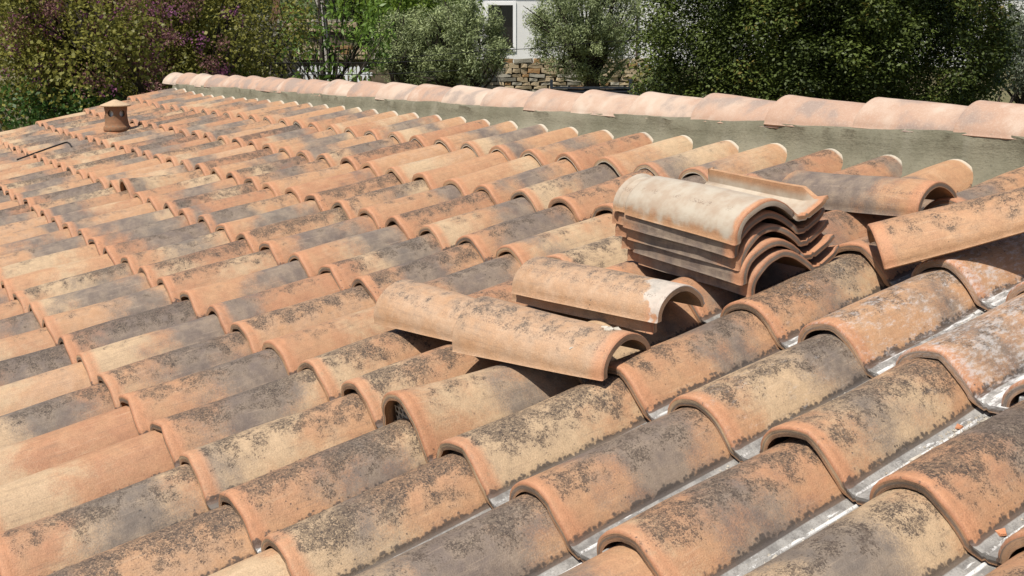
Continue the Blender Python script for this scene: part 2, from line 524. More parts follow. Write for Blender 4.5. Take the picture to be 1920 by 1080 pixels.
def ground_z(x, y):
    t = (x - CW.x) * FH.x + (y - CW.y) * FH.y
    return float(np.interp(t, KNOT_T, KNOT_Z)) + 0.06 * math.sin(x * 1.7) * math.cos(y * 1.3)


ts = sorted(set([-1500, -600, -200, -60, -20, 0, 4, 8] + list(np.arange(9, 34, 1.0)) + list(np.arange(34, 90, 4)) + list(np.arange(90, 340, 25)) + [420, 600, 900, 1500, 2400]))
ss = sorted(set([-2000, -900, -400, -200, -120, -80] + list(np.arange(-60, 61, 4.0)) + [80, 120, 200, 400, 900, 2000]))
gv, gf = [], []
for t in ts:
    for s in ss:
        p = Vector((CW.x, CW.y, 0)) + FH * t + RH * s
        gv.append((p.x, p.y, ground_z(p.x, p.y)))
ns = len(ss)
for i in range(len(ts) - 1):
    for j in range(ns - 1):
        gf.append((i * ns + j, i * ns + j + 1, (i + 1) * ns + j + 1, (i + 1) * ns + j))
ground = link('ground', mesh_from('ground', gv, gf, M_GROUND, True))
tag(ground, kind='structure')

# ------------------------------------------------------------------ roof tiles
W, L = 0.215, 0.35399
H_FOOT = 0.065
ROOF_ERR = [(0, 4, 19, 34), (6, 4, 7, -5), (12, 4, 17, 1), (18, 4, -8, 0), (24, 4, -5, -1), (25, 4, 1, 3), (26, 4, 12, 6), (27, 4, 1, 3), (28, 4, 0, 7), (25, 3, -6, -11), (26, 3, -11, -13), (27, 3, -1, -6), (28, 3, -9, -5), (29, 3, 1, 2), (33, 3, 1, 21), (34, 3, 25, 18), (0, 3, 5, 20), (27, 2, -16, -14), (28, 2, -14, -14), (29, 2, -3, -2), (33, 2, 1, 8), (34, 2, 18, 15), (35, 2, -1, -1), (0, 2, 30, 20), (28, 1, 2, -19), (33, 1, 10, 17), (34, 1, -4, 5), (35, 1, 5, -2), (36, 1, 1, 0), (28, 0, -2, -9), (29, 0, 7, -2), (30, 0, 14, 0), (31, 0, -8, -1), (33, 0, -6, 6), (34, 0, -7, 8), (35, 0, 0, -2), (33, -1, -25, -18), (32, -1, 10, 8), (31, -1, -1, 3), (30, -1, 10, 8), (29, -1, -18, -10), (28, -1, -12, -7)]
ERR = np.array(ROOF_ERR, float)


def uneven(k, r):
    """how far the old roof sags, bulges and wanders at this tile"""
    w = np.exp(-0.5 * (((ERR[:, 0] - k) / 1.1) ** 2 + ((ERR[:, 1] - r) / 0.55) ** 2))
    s = w.sum() + 0.35
    return float((w * ERR[:, 2]).sum() / s) / 1000, float((w * ERR[:, 3]).sum() / s) / 1000


def profile(a, h, zb, pan, na=20, beak=0.0, rib=0.020, w=W):
    """upper outline of a tile across its width: x, z, crest value, running left to right"""
    out = [(-a - 0.003, zb - 0.004, 0.0)]
    for i in range(na + 1):
        u = -math.cos(math.pi * i / na)
        q = max(0.0, 1 - u * u)
        left = q ** 0.50
        right = 0.30 * q ** 0.56 + 0.70 * math.cos(math.pi / 2 * u) ** 1.12
        sv = left if u < 0 else (right if pan else 0.5 * left + 0.5 * right)
        out.append((a * u * (1.03 if (pan and u > 0) else 1.0), zb + h * sv, sv))
    if pan:
        xe = w - a
        a *= 1.03
        o2 = [(a + 0.003, zb - 0.002, -0.1), (a + 0.008, zb - 0.0035, -0.6), (a + 0.36 * (xe - a), zb - 0.008, -1.0), (a + 0.44 * (xe - a), zb - 0.0045, -2.0), (a + 0.52 * (xe - a), zb - 0.008, -1.0), (xe + 0.012, zb - 0.004, -1.0),
              (xe + 0.024, zb + 0.0, -1.0), (xe + 0.027, zb + rib, -0.9), (xe + 0.036, zb + rib, -0.8)]
        for x, z, c in o2:
            out.append((x, z + beak * max(0, x - a) / (xe - a), c))
    else:
        out.append((a + 0.003, zb - 0.004, 0.0))
    return out


def tile_mesh(name, a0=0.085, h0=0.070, a1=0.074, h1=0.066, ln=0.42, pan=True, seed=0, raise0=0.0, zfoot=-H_FOOT, thick=0.0115,
              lip=True, collar=False, beak=0.0, rib=0.020, na=20, mat=None, cut=None, w=W):
    r = np.random.default_rng(seed)
    ph = r.uniform(0, 6.28, 6)
    chips = [(r.integers(2, na), r.uniform(.002, .006)) for _ in range(int(r.integers(0, 3)))]
    if lip:
        ys = [0.0, 0.0025, 0.008, 0.014, 0.0175, 0.0195, 0.022, 0.027, 0.06, 0.12, 0.2, 0.28, 0.355, ln]
        ex = [-0.0030, 0.0003, 0.0013, 0.0011, 0.0008, 0.0004, 0.0002, 0.0002, 0, 0, 0, 0, 0, 0]
    else:
        ys = [0.0, 0.003, 0.01, 0.03, 0.08, 0.16, 0.24, 0.32, ln - 0.003, ln]
        ex = [-0.002, 0, 0, 0, 0, 0, 0, 0, 0, -0.002]
    if collar:
        ys = ys[:-2] + [ln - 0.052, ln - 0.046, ln - 0.043, ln - 0.014, ln - 0.009, ln - 0.002, ln]
        ex = ex[:-2] + [0, -0.002, -0.008, -0.008, -0.002, -0.001, -0.004]
    rows_t, rows_b, tco_t, tco_b = [], [], [], []
    for y, e in zip(ys, ex):
        u = min(1.0, y / ln)
        a = a0 + (a1 - a0) * u + e + 0.0011 * math.sin(y * 21 + ph[0])
        lift = raise0 * max(0.0, 1 - y / 0.30) ** 1.3
        h = h0 + (h1 - h0) * u + e + lift + 0.0013 * math.sin(y * 17 + ph[1])
        bk = beak * max(0.0, 1 - y / 0.07)
        pr = profile(a, h, zfoot, pan, na, bk, rib * (min(1.0, max(0.12, (y - 0.03) / 0.03)) if beak else 1.0), w)
        sk = 0.0016 * math.sin(y * 12 + ph[2])
        P2 = np.array([(x + sk, z) for x, z, c in pr])
        arc = np.concatenate([[0], np.cumsum(np.linalg.norm(P2[1:] - P2[:-1], axis=1))])
        arc = arc - arc[1 + na // 2]
        C2 = [c for x, z, c in pr]
        t = np.zeros_like(P2)
        t[1:-1] = P2[2:] - P2[:-2]
        t[0] = (0.0, 1.0)
        t[-1] = P2[-1] - P2[-2]
        t /= np.linalg.norm(t, axis=1)[:, None]
        nrm = np.stack([-t[:, 1], t[:, 0]], 1)
        th = thick * (1.12 if (lip and y < 0.02) else 1.0)
        B2 = P2 - nrm * th
        yw = np.full(len(P2), y)
        if lip:
            yw = yw + (0.0018 * np.sin(P2[:, 0] * 40 + ph[3]) + 0.0008 * np.sin(P2[:, 0] * 115 + ph[4])) * max(0.0, 1 - y / 0.1)
            for ci, cd in chips:
                wch = np.clip(1 - np.abs(np.arange(len(P2)) - ci) / 1.6, 0, 1)
                yw = yw + wch * cd * max(0.0, 1 - y / 0.028)
        if cut:
            for i, c in enumerate(C2):
                if c < -0.5 and y > ln - cut:
                    yw[i] = ln - cut + (y - (ln - cut)) * 0.12
        rows_t.append(np.stack([P2[:, 0], yw, P2[:, 1]], 1))
        rows_b.append(np.stack([B2[:, 0], yw, B2[:, 1]], 1))
        tco_t.append([(q, y, c) for q, c in zip(arc, C2)])
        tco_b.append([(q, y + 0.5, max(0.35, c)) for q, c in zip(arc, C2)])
    nr, nc = len(ys), len(rows_t[0])
    V = np.concatenate(rows_t + rows_b)
    T = np.array(sum(tco_t, []) + sum(tco_b, []))
    Fc = []
    o = nr * nc
    for i in range(nr - 1):
        for j in range(nc - 1):
            Fc.append((i * nc + j, i * nc + j + 1, (i + 1) * nc + j + 1, (i + 1) * nc + j))
            Fc.append((o + i * nc + j, o + (i + 1) * nc + j, o + (i + 1) * nc + j + 1, o + i * nc + j + 1))
    for j in range(nc - 1):
        Fc.append((j, o + j, o + j + 1, j + 1))
        q = (nr - 1) * nc
        Fc.append((q + j, q + j + 1, o + q + j + 1, o + q + j))
    for i in range(nr - 1):
        Fc.append((i * nc, (i + 1) * nc, o + (i + 1) * nc, o + i * nc))
        q = nc - 1
        Fc.append((i * nc + q, o + i * nc + q, o + (i + 1) * nc + q, (i + 1) * nc + q))
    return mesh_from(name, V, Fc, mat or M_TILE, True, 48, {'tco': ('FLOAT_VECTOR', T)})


def set_tile(o, **kw):
    for k in TILE_KEYS:
        o[k] = float(kw.get(k, -1.0 if k.endswith('_amt') else 0.0))


def random_look(rn):
    d = dict(seed=rn.random(), tone=rn.uniform(0.05, 0.65), lichen=rn.choice([-0.55, -0.3, -0.1, 0.05, 0.15, 0.28]) + rn.uniform(-.05, .05), lime=0.0, dust=0.0)
    q = rn.random()
    d['grey_at'] = rn.choice([0.15, 0.55, 0.75, 0.9, 0.6])
    d['grey_amt'] = rn.uniform(0.12, 0.42) if q < 0.78 else -1
    d['cream_at'] = rn.uniform(0, 1)
    d['cream_amt'] = rn.uniform(0.08, 0.42) if rn.random() < 0.50 else -1
    return d


# tiles of the foreground whose colouring the photograph shows plainly
LOOK = {
    (33, -1): dict(tone=.45, cream_at=.1, cream_amt=.45, grey_at=.42, grey_amt=.10, lichen=.32),
    (32, -1): dict(tone=.35, grey_at=.72, grey_amt=.20, cream_at=.95, cream_amt=.2, lichen=.30),
    (31, -1): dict(tone=.45, cream_at=.2, cream_amt=.5, grey_at=.1, grey_amt=.05, lichen=.18),
    (30, -1): dict(tone=.3, grey_at=.55, grey_amt=.32, lichen=.22, cream_at=.85, cream_amt=.2),
    (29, -1): dict(tone=.35, grey_at=.8, grey_amt=.35, lichen=.10),
    (28, -1): dict(tone=.35, cream_at=.02, cream_amt=.12, grey_at=.62, grey_amt=.30, lichen=.18),
    (34, -1): dict(tone=.4, grey_at=.55, grey_amt=.4, lichen=.1, cream_at=.1, cream_amt=.2),
    (31, 0): dict(tone=.35, lichen=.25, cream_at=.05, cream_amt=.3),
    (30, 0): dict(tone=.4, lichen=.28, cream_at=.05, cream_amt=.4),
    (33, 0): dict(tone=.45, cream_at=.3, cream_amt=.55, lichen=.30, grey_at=.02, grey_amt=.02),
    (34, 0): dict(tone=.35, grey_at=.62, grey_amt=.33, lichen=.08),
    (35, 0): dict(tone=.3, grey_at=.55, grey_amt=.22, lichen=.20, cream_at=.02, cream_amt=.15),
    (36, 0): dict(tone=.5, grey_at=.5, grey_amt=.25, cream_at=.55, cream_amt=.6, lichen=.12, lime=.1),
    (33, 1): dict(tone=.35, grey_at=.75, grey_amt=.22, lichen=.16, lime=.15),
    (34, 1): dict(tone=.35, cream_at=.55, cream_amt=.45, grey_at=.9, grey_amt=.25, lichen=.15, lime=.35),
    (35, 1): dict(tone=.35, grey_at=.45, grey_amt=.12, cream_at=.5, cream_amt=.3, lichen=.24, lime=.25),
    (36, 1): dict(tone=.3, grey_at=.7, grey_amt=.3, lichen=.33, lime=.1),
    (33, 2): dict(tone=.35, grey_at=.6, grey_amt=.16, cream_at=.85, cream_amt=.2, lichen=.33, lime=.3),
    (34, 2): dict(tone=.55, grey_at=.8, grey_amt=.12, lichen=.0, lime=.65),
    (35, 2): dict(tone=.5, grey_at=.35, grey_amt=.2, lichen=.05, lime=.95),
    (36, 2): dict(tone=.5, grey_at=.5, grey_amt=.3, lichen=.1, lime=.9),
    (34, 3): dict(tone=.45, lichen=.1, lime=.9), (35, 3): dict(tone=.5, lichen=.1, lime=.9),
    (33, 3): dict(tone=.3, grey_at=.3, grey_amt=.1, lichen=.1),
    (27, 4): dict(tone=.5, grey_at=.4, grey_amt=.1, cream_at=.8, cream_amt=.3, lichen=-.4),
    (27, 3): dict(tone=.5, cream_at=.1, cream_amt=.35, grey_at=.8, grey_amt=.35, lichen=.05),
    (28, 3): dict(tone=.25, lichen=.12), (26, 3): dict(tone=.35, grey_at=.5, grey_amt=.25, lichen=-.1),
    (24, 3): dict(tone=.35, lichen=-.5), (25, 3): dict(tone=.4, lichen=-.5, cream_at=.9, cream_amt=.2),
    (27, 2): dict(tone=.4, cream_at=.05, cream_amt=.3, grey_at=.85, grey_amt=.32, lichen=-.1),
    (28, 2): dict(tone=.35, grey_at=.6, grey_amt=.4, lichen=.18), (29, 2): dict(tone=.4, grey_at=.25, grey_amt=.1, cream_at=.6, cream_amt=.3, lichen=-.1),
    (30, 2): dict(tone=.45, cream_at=.3, cream_amt=.6, lichen=.22),
    (28, 1): dict(tone=.35, grey_at=.5, grey_amt=.3, lichen=.22),
    (29, 1): dict(tone=.4, grey_at=.6, grey_amt=.35, lichen=.05),
}

house = thing('tiled_house', 'house whose old terracotta barrel tile roof with mortared ridge fills the foreground', 'house', RP)
VARIANTS = [tile_mesh('roof_tile', seed=i, a0=0.0815 + 0.0011 * (i % 3), h0=0.0640 + 0.0009 * (i % 4), h1=0.0630, a1=0.0755 + .001 * (i % 2)) for i in range(8)]
TOP_ROW = [tile_mesh('roof_tile', seed=20 + i, a0=.083, h0=.065, h1=.0615, ln=0.374) for i in range(3)]
VENT = tile_mesh('vent_tile', a0=0.092, h0=0.065, seed=11, raise0=0.040)
K0, K1, R0, R1 = 0, 46, -4, 4
entries = []
tile_mw = {}
for r_ in range(R1, R0 - 1, -1):
    for k in range(K0, K1 + 1):
        rn = random.Random(k * 131 + r_ * 7919 + 5)
        dx, dz = uneven(k, r_)
        dx2, dz2 = uneven(k, r_ + 1) if r_ < R1 else (dx, dz)
        tilt = math.atan2((dz2 - 0.0212) - dz, L)
        yaw = -math.atan2(0.6 * (dx2 - dx), L) + rn.uniform(-.020, .020)
        mw = Matrix.Translation((k * W + dx + rn.uniform(-.003, .003), r_ * L + rn.gauss(0, .0045), dz + rn.uniform(-.002, .002))) @ \
            Euler((tilt, rn.uniform(-.03, .03), yaw)).to_matrix().to_4x4()
        vent = (k, r_) in ((32, 0), (17, 1))
        look = random_look(rn)
        if (k, r_) in LOOK:
            sd = look['seed']
            look = dict(LOOK[(k, r_)])
            look['seed'] = sd
        elif k >= 34 and r_ >= 1:
            look['lime'] = rn.uniform(.1, .6)
        if k >= 32:
            look['lime'] = max(look.get('lime', 0), .13)
        if r_ == 4:
            look['lichen'] = look['lichen'] - 0.25
            look['dust'] = -1.0
        if vent:
            look = dict(seed=.77, tone=.35, grey_at=.75, grey_amt=.2, cream_at=.5, cream_amt=.3, lichen=-.06, lime=.13) if k == 32 else \
                dict(seed=rn.random(), tone=.5, cream_at=.35, cream_amt=.3, grey_at=.1, grey_amt=.2, lichen=.05)
        # size in the picture
        c = RP @ (mw @ Vector((0, L / 2, -0.03)))
        dd = c - CW
        z = dd.dot(F_W)
        u, v = dd.dot(R_W) / max(z, .01) * F_PX, dd.dot(D_W) / max(z, .01) * F_PX
        infr = z > 0.25 and abs(u) < 960 + 300 / max(z / 2, .5) and abs(v) < 540 + 300 / max(z / 2, .5)
        entries.append((not infr, (dd.length), k, r_, mw, vent, look, rn.randrange(8)))
entries.sort(key=lambda t: (t[0], t[1]))
far_v, far_f, far_a, nfar = [], [], {k: [] for k in TILE_KEYS}, 0
far_t = []
for idx, (off, dist, k, r_, mw, vent, look, var) in enumerate(entries):
    if idx < 296 or vent:
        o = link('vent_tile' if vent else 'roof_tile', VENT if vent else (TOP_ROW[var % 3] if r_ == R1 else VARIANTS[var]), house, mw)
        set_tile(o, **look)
        if vent:
            o['label'] = 'raised vent tile with a perforated grille under its arch'
            # grille: plate with real holes
            gv, gf = [], []
            nx, nz = 11, 7
            aa, hh = 0.080, 0.089
            for ix in range(nx):
                for iz in range(nz):
                    x0, x1 = -aa + 2 * aa * ix / nx, -aa + 2 * aa * (ix + 1) / nx
                    z0, z1 = hh * iz / nz, hh * (iz + 1) / nz
                    xc, zc = (x0 + x1) / 2, (z0 + z1) / 2
                    if (max(abs(x0), abs(x1)) / (aa * 1.03)) ** 2 + (z1 / (hh * 1.03)) ** 2 > 1.0:
                        continue
                    b = len(gv)
                    shift = 0.003 if iz % 2 else -0.003
                    for (x, zz) in ((x0, z0), (xc, z0), (x1, z0), (x1, zc), (x1, z1), (xc, z1), (x0, z1), (x0, zc)):
                        gv.append((x, 0.0, zz))
                    for q in range(8):
                        an = math.pi * (1.25 + q / 4)
                        gv.append((xc + shift + 0.0052 * math.cos(an), 0.0, zc + 0.0048 * math.sin(an)))
                    for q in range(8):
                        gf.append((b + q, b + (q + 1) % 8, b + 8 + (q + 1) % 8, b + 8 + q))
            nb = len(gv)
            gv2 = gv + [(x, 0.006, zz) for x, y, zz in gv]
            gf2 = gf + [tuple(nb + i for i in reversed(q)) for q in gf]
            link('grille', mesh_from('grille', gv2, gf2, M_GRILLE), o, Matrix.Translation((0, 0.022, -H_FOOT + 0.002)))
    else:
        me = TOP_ROW[var % 3] if r_ == R1 else VARIANTS[var]
        nv = len(me.vertices)
        co = np.empty(nv * 3, np.float32)
        me.vertices.foreach_get('co', co)
        co = co.reshape(-1, 3)
        Mx = np.array(mw)
        far_v.append(co @ Mx[:3, :3].T + Mx[:3, 3])
        tc = np.empty(nv * 3, np.float32)
        me.attributes['tco'].data.foreach_get('vector', tc)
        far_t.append(tc.reshape(-1, 3))
        far_f += [tuple(i + nfar for i in p.vertices) for p in me.polygons]
        for kk in TILE_KEYS:
            far_a[kk].append(np.full(nv, look.get(kk, -1.0 if kk.endswith('_amt') else 0.0)))
        nfar += nv
if nfar:
    at = {kk: ('FLOAT', np.concatenate(v)) for kk, v in far_a.items()}
    at['tco'] = ('FLOAT_VECTOR', np.concatenate(far_t))
    o = link('outer_roof_tiles', mesh_from('outer_roof_tiles', np.concatenate(far_v), far_f, M_TILE_FAR, True, 48, at), house)
    o['kind'] = 'stuff'

# deck under the tiles, far slope, walls
XL, XR = -0.10, K1 * W + 0.14
YE, YR = R0 * L + 0.02, 1.945
YAX, ZAX = 1.940, -0.010                     # ridge axis in the roof frame
MB().box(((XL + XR) / 2, (YE + YR - .05) / 2, -0.135), (XR - XL, YR - .05 - YE, 0.06)).build('roof_deck', M_UNDER, house)
inv = RP.inverted()
ridge_w = RP @ Vector((0, YAX, -0.05))
slope = math.tan(PITCH)
v = []
for x in (XL, XR):
    for (yy, zz) in ((ridge_w.y, ridge_w.z), (ridge_w.y + 4.2, ridge_w.z - 4.2 * slope)):
        for t in (0, -.06):
            v.append(inv @ Vector((x, yy, zz + t)))
f = [(0, 2, 6, 4), (1, 5, 7, 3), (0, 1, 3, 2), (4, 6, 7, 5), (2, 3, 7, 6), (0, 4, 5, 1)]
link('far_slope', mesh_from('far_slope', v, f, M_TILE_FAR, attrs={'tco': ('FLOAT_VECTOR', [tuple(q) for q in v]), 'grey_amt': ('FLOAT', [-1] * 8), 'cream_amt': ('FLOAT', [-1] * 8)}), house)
ye = (RP @ Vector((0, YE + .35, 0))).y
yb = ridge_w.y + 4.0


def roof_under(y):
    return ridge_w.z - 0.12 - abs(y - ridge_w.y) * slope


for x in (XL + .10, XR - .3):
    ring = [(ye, -.2), (yb, -.2), (yb, roof_under(yb)), (ridge_w.y, roof_under(ridge_w.y)), (ye, roof_under(ye))]
    vv = [inv @ Vector((x + s, a, b)) for s in (-.1, .1) for a, b in ring]
    ff = [tuple(range(5)), tuple(range(9, 4, -1))] + [(i, 5 + i, 5 + (i + 1) % 5, (i + 1) % 5) for i in range(5)]
    link('gable_wall', mesh_from('gable_wall', vv, ff, M_RENDER), house)
for y in (ye + .1, yb - .1):
    x0, x1 = XL + .203, XR - .403
    zt = roof_under(y) - .03
    vv = [inv @ Vector((x, y + s, z)) for z in (-.2, zt) for s in (-.1, .1) for x in (x0, x1)]
    link('side_wall', mesh_from('side_wall', vv, [(0, 1, 3, 2), (4, 6, 7, 5), (0, 4, 5, 1), (2, 3, 7, 6), (0, 2, 6, 4), (1, 5, 7, 3)], M_RENDER), house)

# mortar band below the ridge tiles
def ridge_rise(x):
    return 0.0115 * max(0.0, x - 4.9) + 0.002


prof = [(1.690, -0.100), (1.728, -0.078), (1.762, -0.062), (1.793, -0.043), (1.812, -0.014), (1.825, 0.015), (1.86, 0.022), (1.93, 0.03), (2.0, -0.03), (2.04, -0.12)]
mv, mf = [], []
nxm = 420
for i in range(nxm + 1):
    x = -0.16 + (XR + 0.16) * i / nxm
    for j, (y, z) in enumerate(prof):
        w = 0.007 * math.sin(x * 9 + j * .6) + 0.004 * math.sin(x * 23 + j * .9) + 0.003 * math.sin(x * 61 + j * 1.7) + random.uniform(-.002, .002)
        # the mortar is pushed up against every barrel
        ph = abs(((x / W + 0.5) % 1.0) - 0.5)
        fil = 0.010 * max(0.0, (ph - .25) / .25) if j < 4 else 0
        mv.append((x, y + w - fil * .6, z + 0.4 * w + (fil if j < 3 else 0) + ridge_rise(x) * (0, 0, .1, .35, .7, 1, 1, 1, 1, 1)[j]))
npf = len(prof)
for i in range(nxm):
    for j in range(npf - 1):
        mf.append((i * npf + j, (i + 1) * npf + j, (i + 1) * npf + j + 1, i * npf + j + 1))
mf.append(tuple(range(npf)))
mf.append(tuple(nxm * npf + j for j in range(npf))[::-1])
link('ridge_mortar', mesh_from('ridge_mortar', mv, mf, M_MORTAR, True, 60), house)

# ridge tiles
RV = []
for i in range(4):
    RV.append(tile_mesh('ridge_tile', a0=0.113, h0=0.087, a1=0.109, h1=0.066, ln=0.42, pan=False, seed=40 + i, zfoot=0.0, lip=False, thick=0.013, mat=M_RIDGE))
px0 = 6.838
i = -10
while True:
    x = px0 - 0.3465 * i
    if x < -0.45:
        break
    rn = random.Random(i * 17 + 3)
    if x < XR:
        q = RP.inverted().to_3x3() @ Matrix.Rotation(-math.pi / 2, 3, 'Z')   # axis along +x of the house, upright in the world
        mw = Matrix.Translation((x + rn.uniform(-.006, .006), YAX + rn.uniform(-.004, .004), ZAX + rn.uniform(-.002, .002) - 0.001 + ridge_rise(x + .2))) @ q.to_4x4() @ \
            Euler((-0.014 + rn.uniform(-.007, .007), rn.uniform(-.02, .02), rn.uniform(-.007, .007))).to_matrix().to_4x4()
        link('ridge_tile', RV[rn.randrange(4)], house, mw)
    i += 1

# ------------------------------------------------------------------ loose tiles and the stack (roof frame poses)
CANAL = {}


def canal(name, label, loc, ypr, a0, h0, a1, h1, ln, mseed, group=None, **look):
    me = tile_mesh('loose_tile', a0=a0, h0=h0, a1=a1, h1=h1, ln=ln, pan=False, seed=mseed, zfoot=0.0, lip=False, thick=0.0115)
    y, p, r = ypr
    rot = Matrix.Rotation(math.radians(y), 4, 'Z') @ Matrix.Rotation(math.radians(p), 4, 'X') @ Matrix.Rotation(math.radians(r), 4, 'Y')
    o = link(name, me, None, RP @ Matrix.Translation(loc) @ rot)
    set_tile(o, **look)
    tag(o, label, 'roof tile', group)
    return o


PINK = dict(clean=1.0, tone=.70, grey_amt=-1, cream_amt=-1, lichen=.02, dust=.10)
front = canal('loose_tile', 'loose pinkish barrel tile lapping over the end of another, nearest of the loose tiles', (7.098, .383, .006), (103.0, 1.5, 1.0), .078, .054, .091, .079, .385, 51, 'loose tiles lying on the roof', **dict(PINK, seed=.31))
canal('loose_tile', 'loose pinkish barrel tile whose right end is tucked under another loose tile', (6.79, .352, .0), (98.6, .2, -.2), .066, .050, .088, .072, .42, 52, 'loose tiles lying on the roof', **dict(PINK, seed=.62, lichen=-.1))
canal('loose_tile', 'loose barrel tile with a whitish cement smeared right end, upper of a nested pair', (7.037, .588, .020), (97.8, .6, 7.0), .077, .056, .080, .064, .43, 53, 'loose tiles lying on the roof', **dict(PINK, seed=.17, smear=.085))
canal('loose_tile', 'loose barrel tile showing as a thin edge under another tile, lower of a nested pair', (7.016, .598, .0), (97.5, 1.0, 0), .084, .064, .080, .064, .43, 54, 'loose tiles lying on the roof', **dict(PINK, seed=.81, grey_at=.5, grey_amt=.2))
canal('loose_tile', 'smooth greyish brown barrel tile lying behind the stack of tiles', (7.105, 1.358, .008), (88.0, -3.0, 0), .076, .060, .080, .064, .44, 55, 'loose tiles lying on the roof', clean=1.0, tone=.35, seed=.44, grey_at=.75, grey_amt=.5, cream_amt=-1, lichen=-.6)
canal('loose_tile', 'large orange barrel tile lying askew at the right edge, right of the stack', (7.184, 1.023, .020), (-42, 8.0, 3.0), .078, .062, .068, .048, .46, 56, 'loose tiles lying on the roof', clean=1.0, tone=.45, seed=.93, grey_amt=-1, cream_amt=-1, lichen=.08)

for x, y, z, q in ((.012, .045, .0545, .010), (.026, .036, .0515, .008), (.020, .060, .0540, .007), (-.052, .085, .0395, .007)):
    link('mortar_residue', (lambda rr, q: mesh_from('mortar_residue', [(math.cos(a) * math.sin(b) * q * rr.uniform(.7, 1.5), math.sin(a) * math.sin(b) * q * rr.uniform(.7, 1.8), math.cos(b) * q * .55) for b in (.05, .8, 1.6, 2.4, 3.1) for a in [i * .785 for i in range(8)]],
         [(i * 8 + j, (i + 1) * 8 + j, (i + 1) * 8 + (j + 1) % 8, i * 8 + (j + 1) % 8) for i in range(4) for j in range(8)], M_CRUMB))(random.Random(int(x * 999)), q), front, Matrix.Translation((x, y, z)))

STK = [tile_mesh('stacked_tile', a0=.092, h0=.066, a1=.086, h1=.064, ln=.425, seed=60 + i, zfoot=0.0, w=.236, thick=0.0098, collar=True, beak=.010, rib=.030, cut=.06) for i in range(3)]
stack_pose = [(7.082, .840, .004, 87.4, 'lowest tile of the stack, resting on the roof tiles'), (7.076, .829, .034, 87.0, 'dark brown tile second from the bottom of the stack'),
              (7.064, .834, .063, 88.0, 'brown middle tile of the stack'), (7.060, .828, .092, 87.2, 'brown tile just under the top tile of the stack'),
              (7.070, .830, .122, 87.6, 'dusty beige interlocking tile on top of the stack')]
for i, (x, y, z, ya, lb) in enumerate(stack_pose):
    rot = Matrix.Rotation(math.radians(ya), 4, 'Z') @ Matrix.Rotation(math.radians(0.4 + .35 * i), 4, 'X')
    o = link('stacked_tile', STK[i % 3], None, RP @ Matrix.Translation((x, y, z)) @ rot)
    set_tile(o, clean=1.0, seed=.1 + .19 * i, tone=.05 if i < 4 else .45, grey_at=.5, grey_amt=.5 if i < 4 else -1, cream_at=.5, cream_amt=-1, lichen=-.6, dust=.92 if i == 4 else .12)  # lower four coloured darker for age and for the shade on their sides
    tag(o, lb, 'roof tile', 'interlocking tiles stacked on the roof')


def lump_mesh(name, r, seed, mat, squash=.6, n=7):
    rr = np.random.default_rng(seed)
    vs, fs = [], []
    for i in range(n):
        th = math.pi * i / (n - 1)
        for j in range(n + 2):
            ph = 2 * math.pi * j / (n + 2)
            q = r * (1 + rr.uniform(-.28, .28))
            vs.append((q * math.sin(th) * math.cos(ph), q * math.sin(th) * math.sin(ph) * .8, q * squash * math.cos(th)))
    k = n + 2
    for i in range(n - 1):
        for j in range(k):
            fs.append((i * k + j, (i + 1) * k + j, (i + 1) * k + (j + 1) % k, i * k + (j + 1) % k))
    return mesh_from(name, vs, fs, mat)


# mortar lump right of the stack, broken clay shards and crumbs in the pans
o = link('mortar_lump', lump_mesh('mortar_lump', .024, 3, M_CRUMB, .5), None, RP @ Matrix.Translation((7.085, 1.050, -.035)))
tag(o, 'broken lump of beige mortar lying beside the right end of the stack', 'mortar')


def pan_z(k, r_, fy):
    dz = uneven(k, r_)[1]
    dz2 = uneven(k, r_ + 1)[1]
    return dz + ((dz2 - .0212) - dz) * fy - H_FOOT - .006


shards = [(35, 1, .42, .012), (35, 1, .8, .007), (36, 1, .30, .011), (36, 1, .62, .015), (36, 1, .70, .009), (36, 1, .86, .008), (35, 0, .5, .006), (34, 1, .88, .008),
          (36, 2, .35, .010), (35, 2, .5, .011), (36, 0, .62, .013), (36, 0, .66, .010), (36, 0, .58, .010), (33, 0, .93, .010), (36, 1, .15, .008), (37, 1, .4, .012)]
for i, (k, r_, fy, sz) in enumerate(shards):
    rn = random.Random(i)
    me = mesh_from('clay_shard', *(lambda a: ([(-a, -.6 * a, 0), (a * .9, -.8 * a, 0), (.7 * a, .7 * a, 0), (-.5 * a, .9 * a, 0), (-a, -.6 * a, .5 * a), (a * .8, -.7 * a, .35 * a), (.6 * a, .6 * a, .5 * a), (-.4 * a, .8 * a, .3 * a)],
                   [(3, 2, 1, 0), (4, 5, 6, 7), (0, 1, 5, 4), (1, 2, 6, 5), (2, 3, 7, 6), (3, 0, 4, 7)]))(sz), M_SHARD if i % 3 else M_CRUMB)
    x = k * W + W / 2 + rn.uniform(-.012, .012) + uneven(k, r_)[0]
    o = link('clay_shard', me, None, RP @ Matrix.Translation((x, (r_ + fy) * L, pan_z(k, r_, fy) + .001)) @ Matrix.Rotation(rn.uniform(0, 6), 4, 'Z'))
    tag(o, 'tiny broken clay shard lying in a pan between barrel tiles at the right', 'shard', 'clay shards in the pans')
cv, cf = [], []
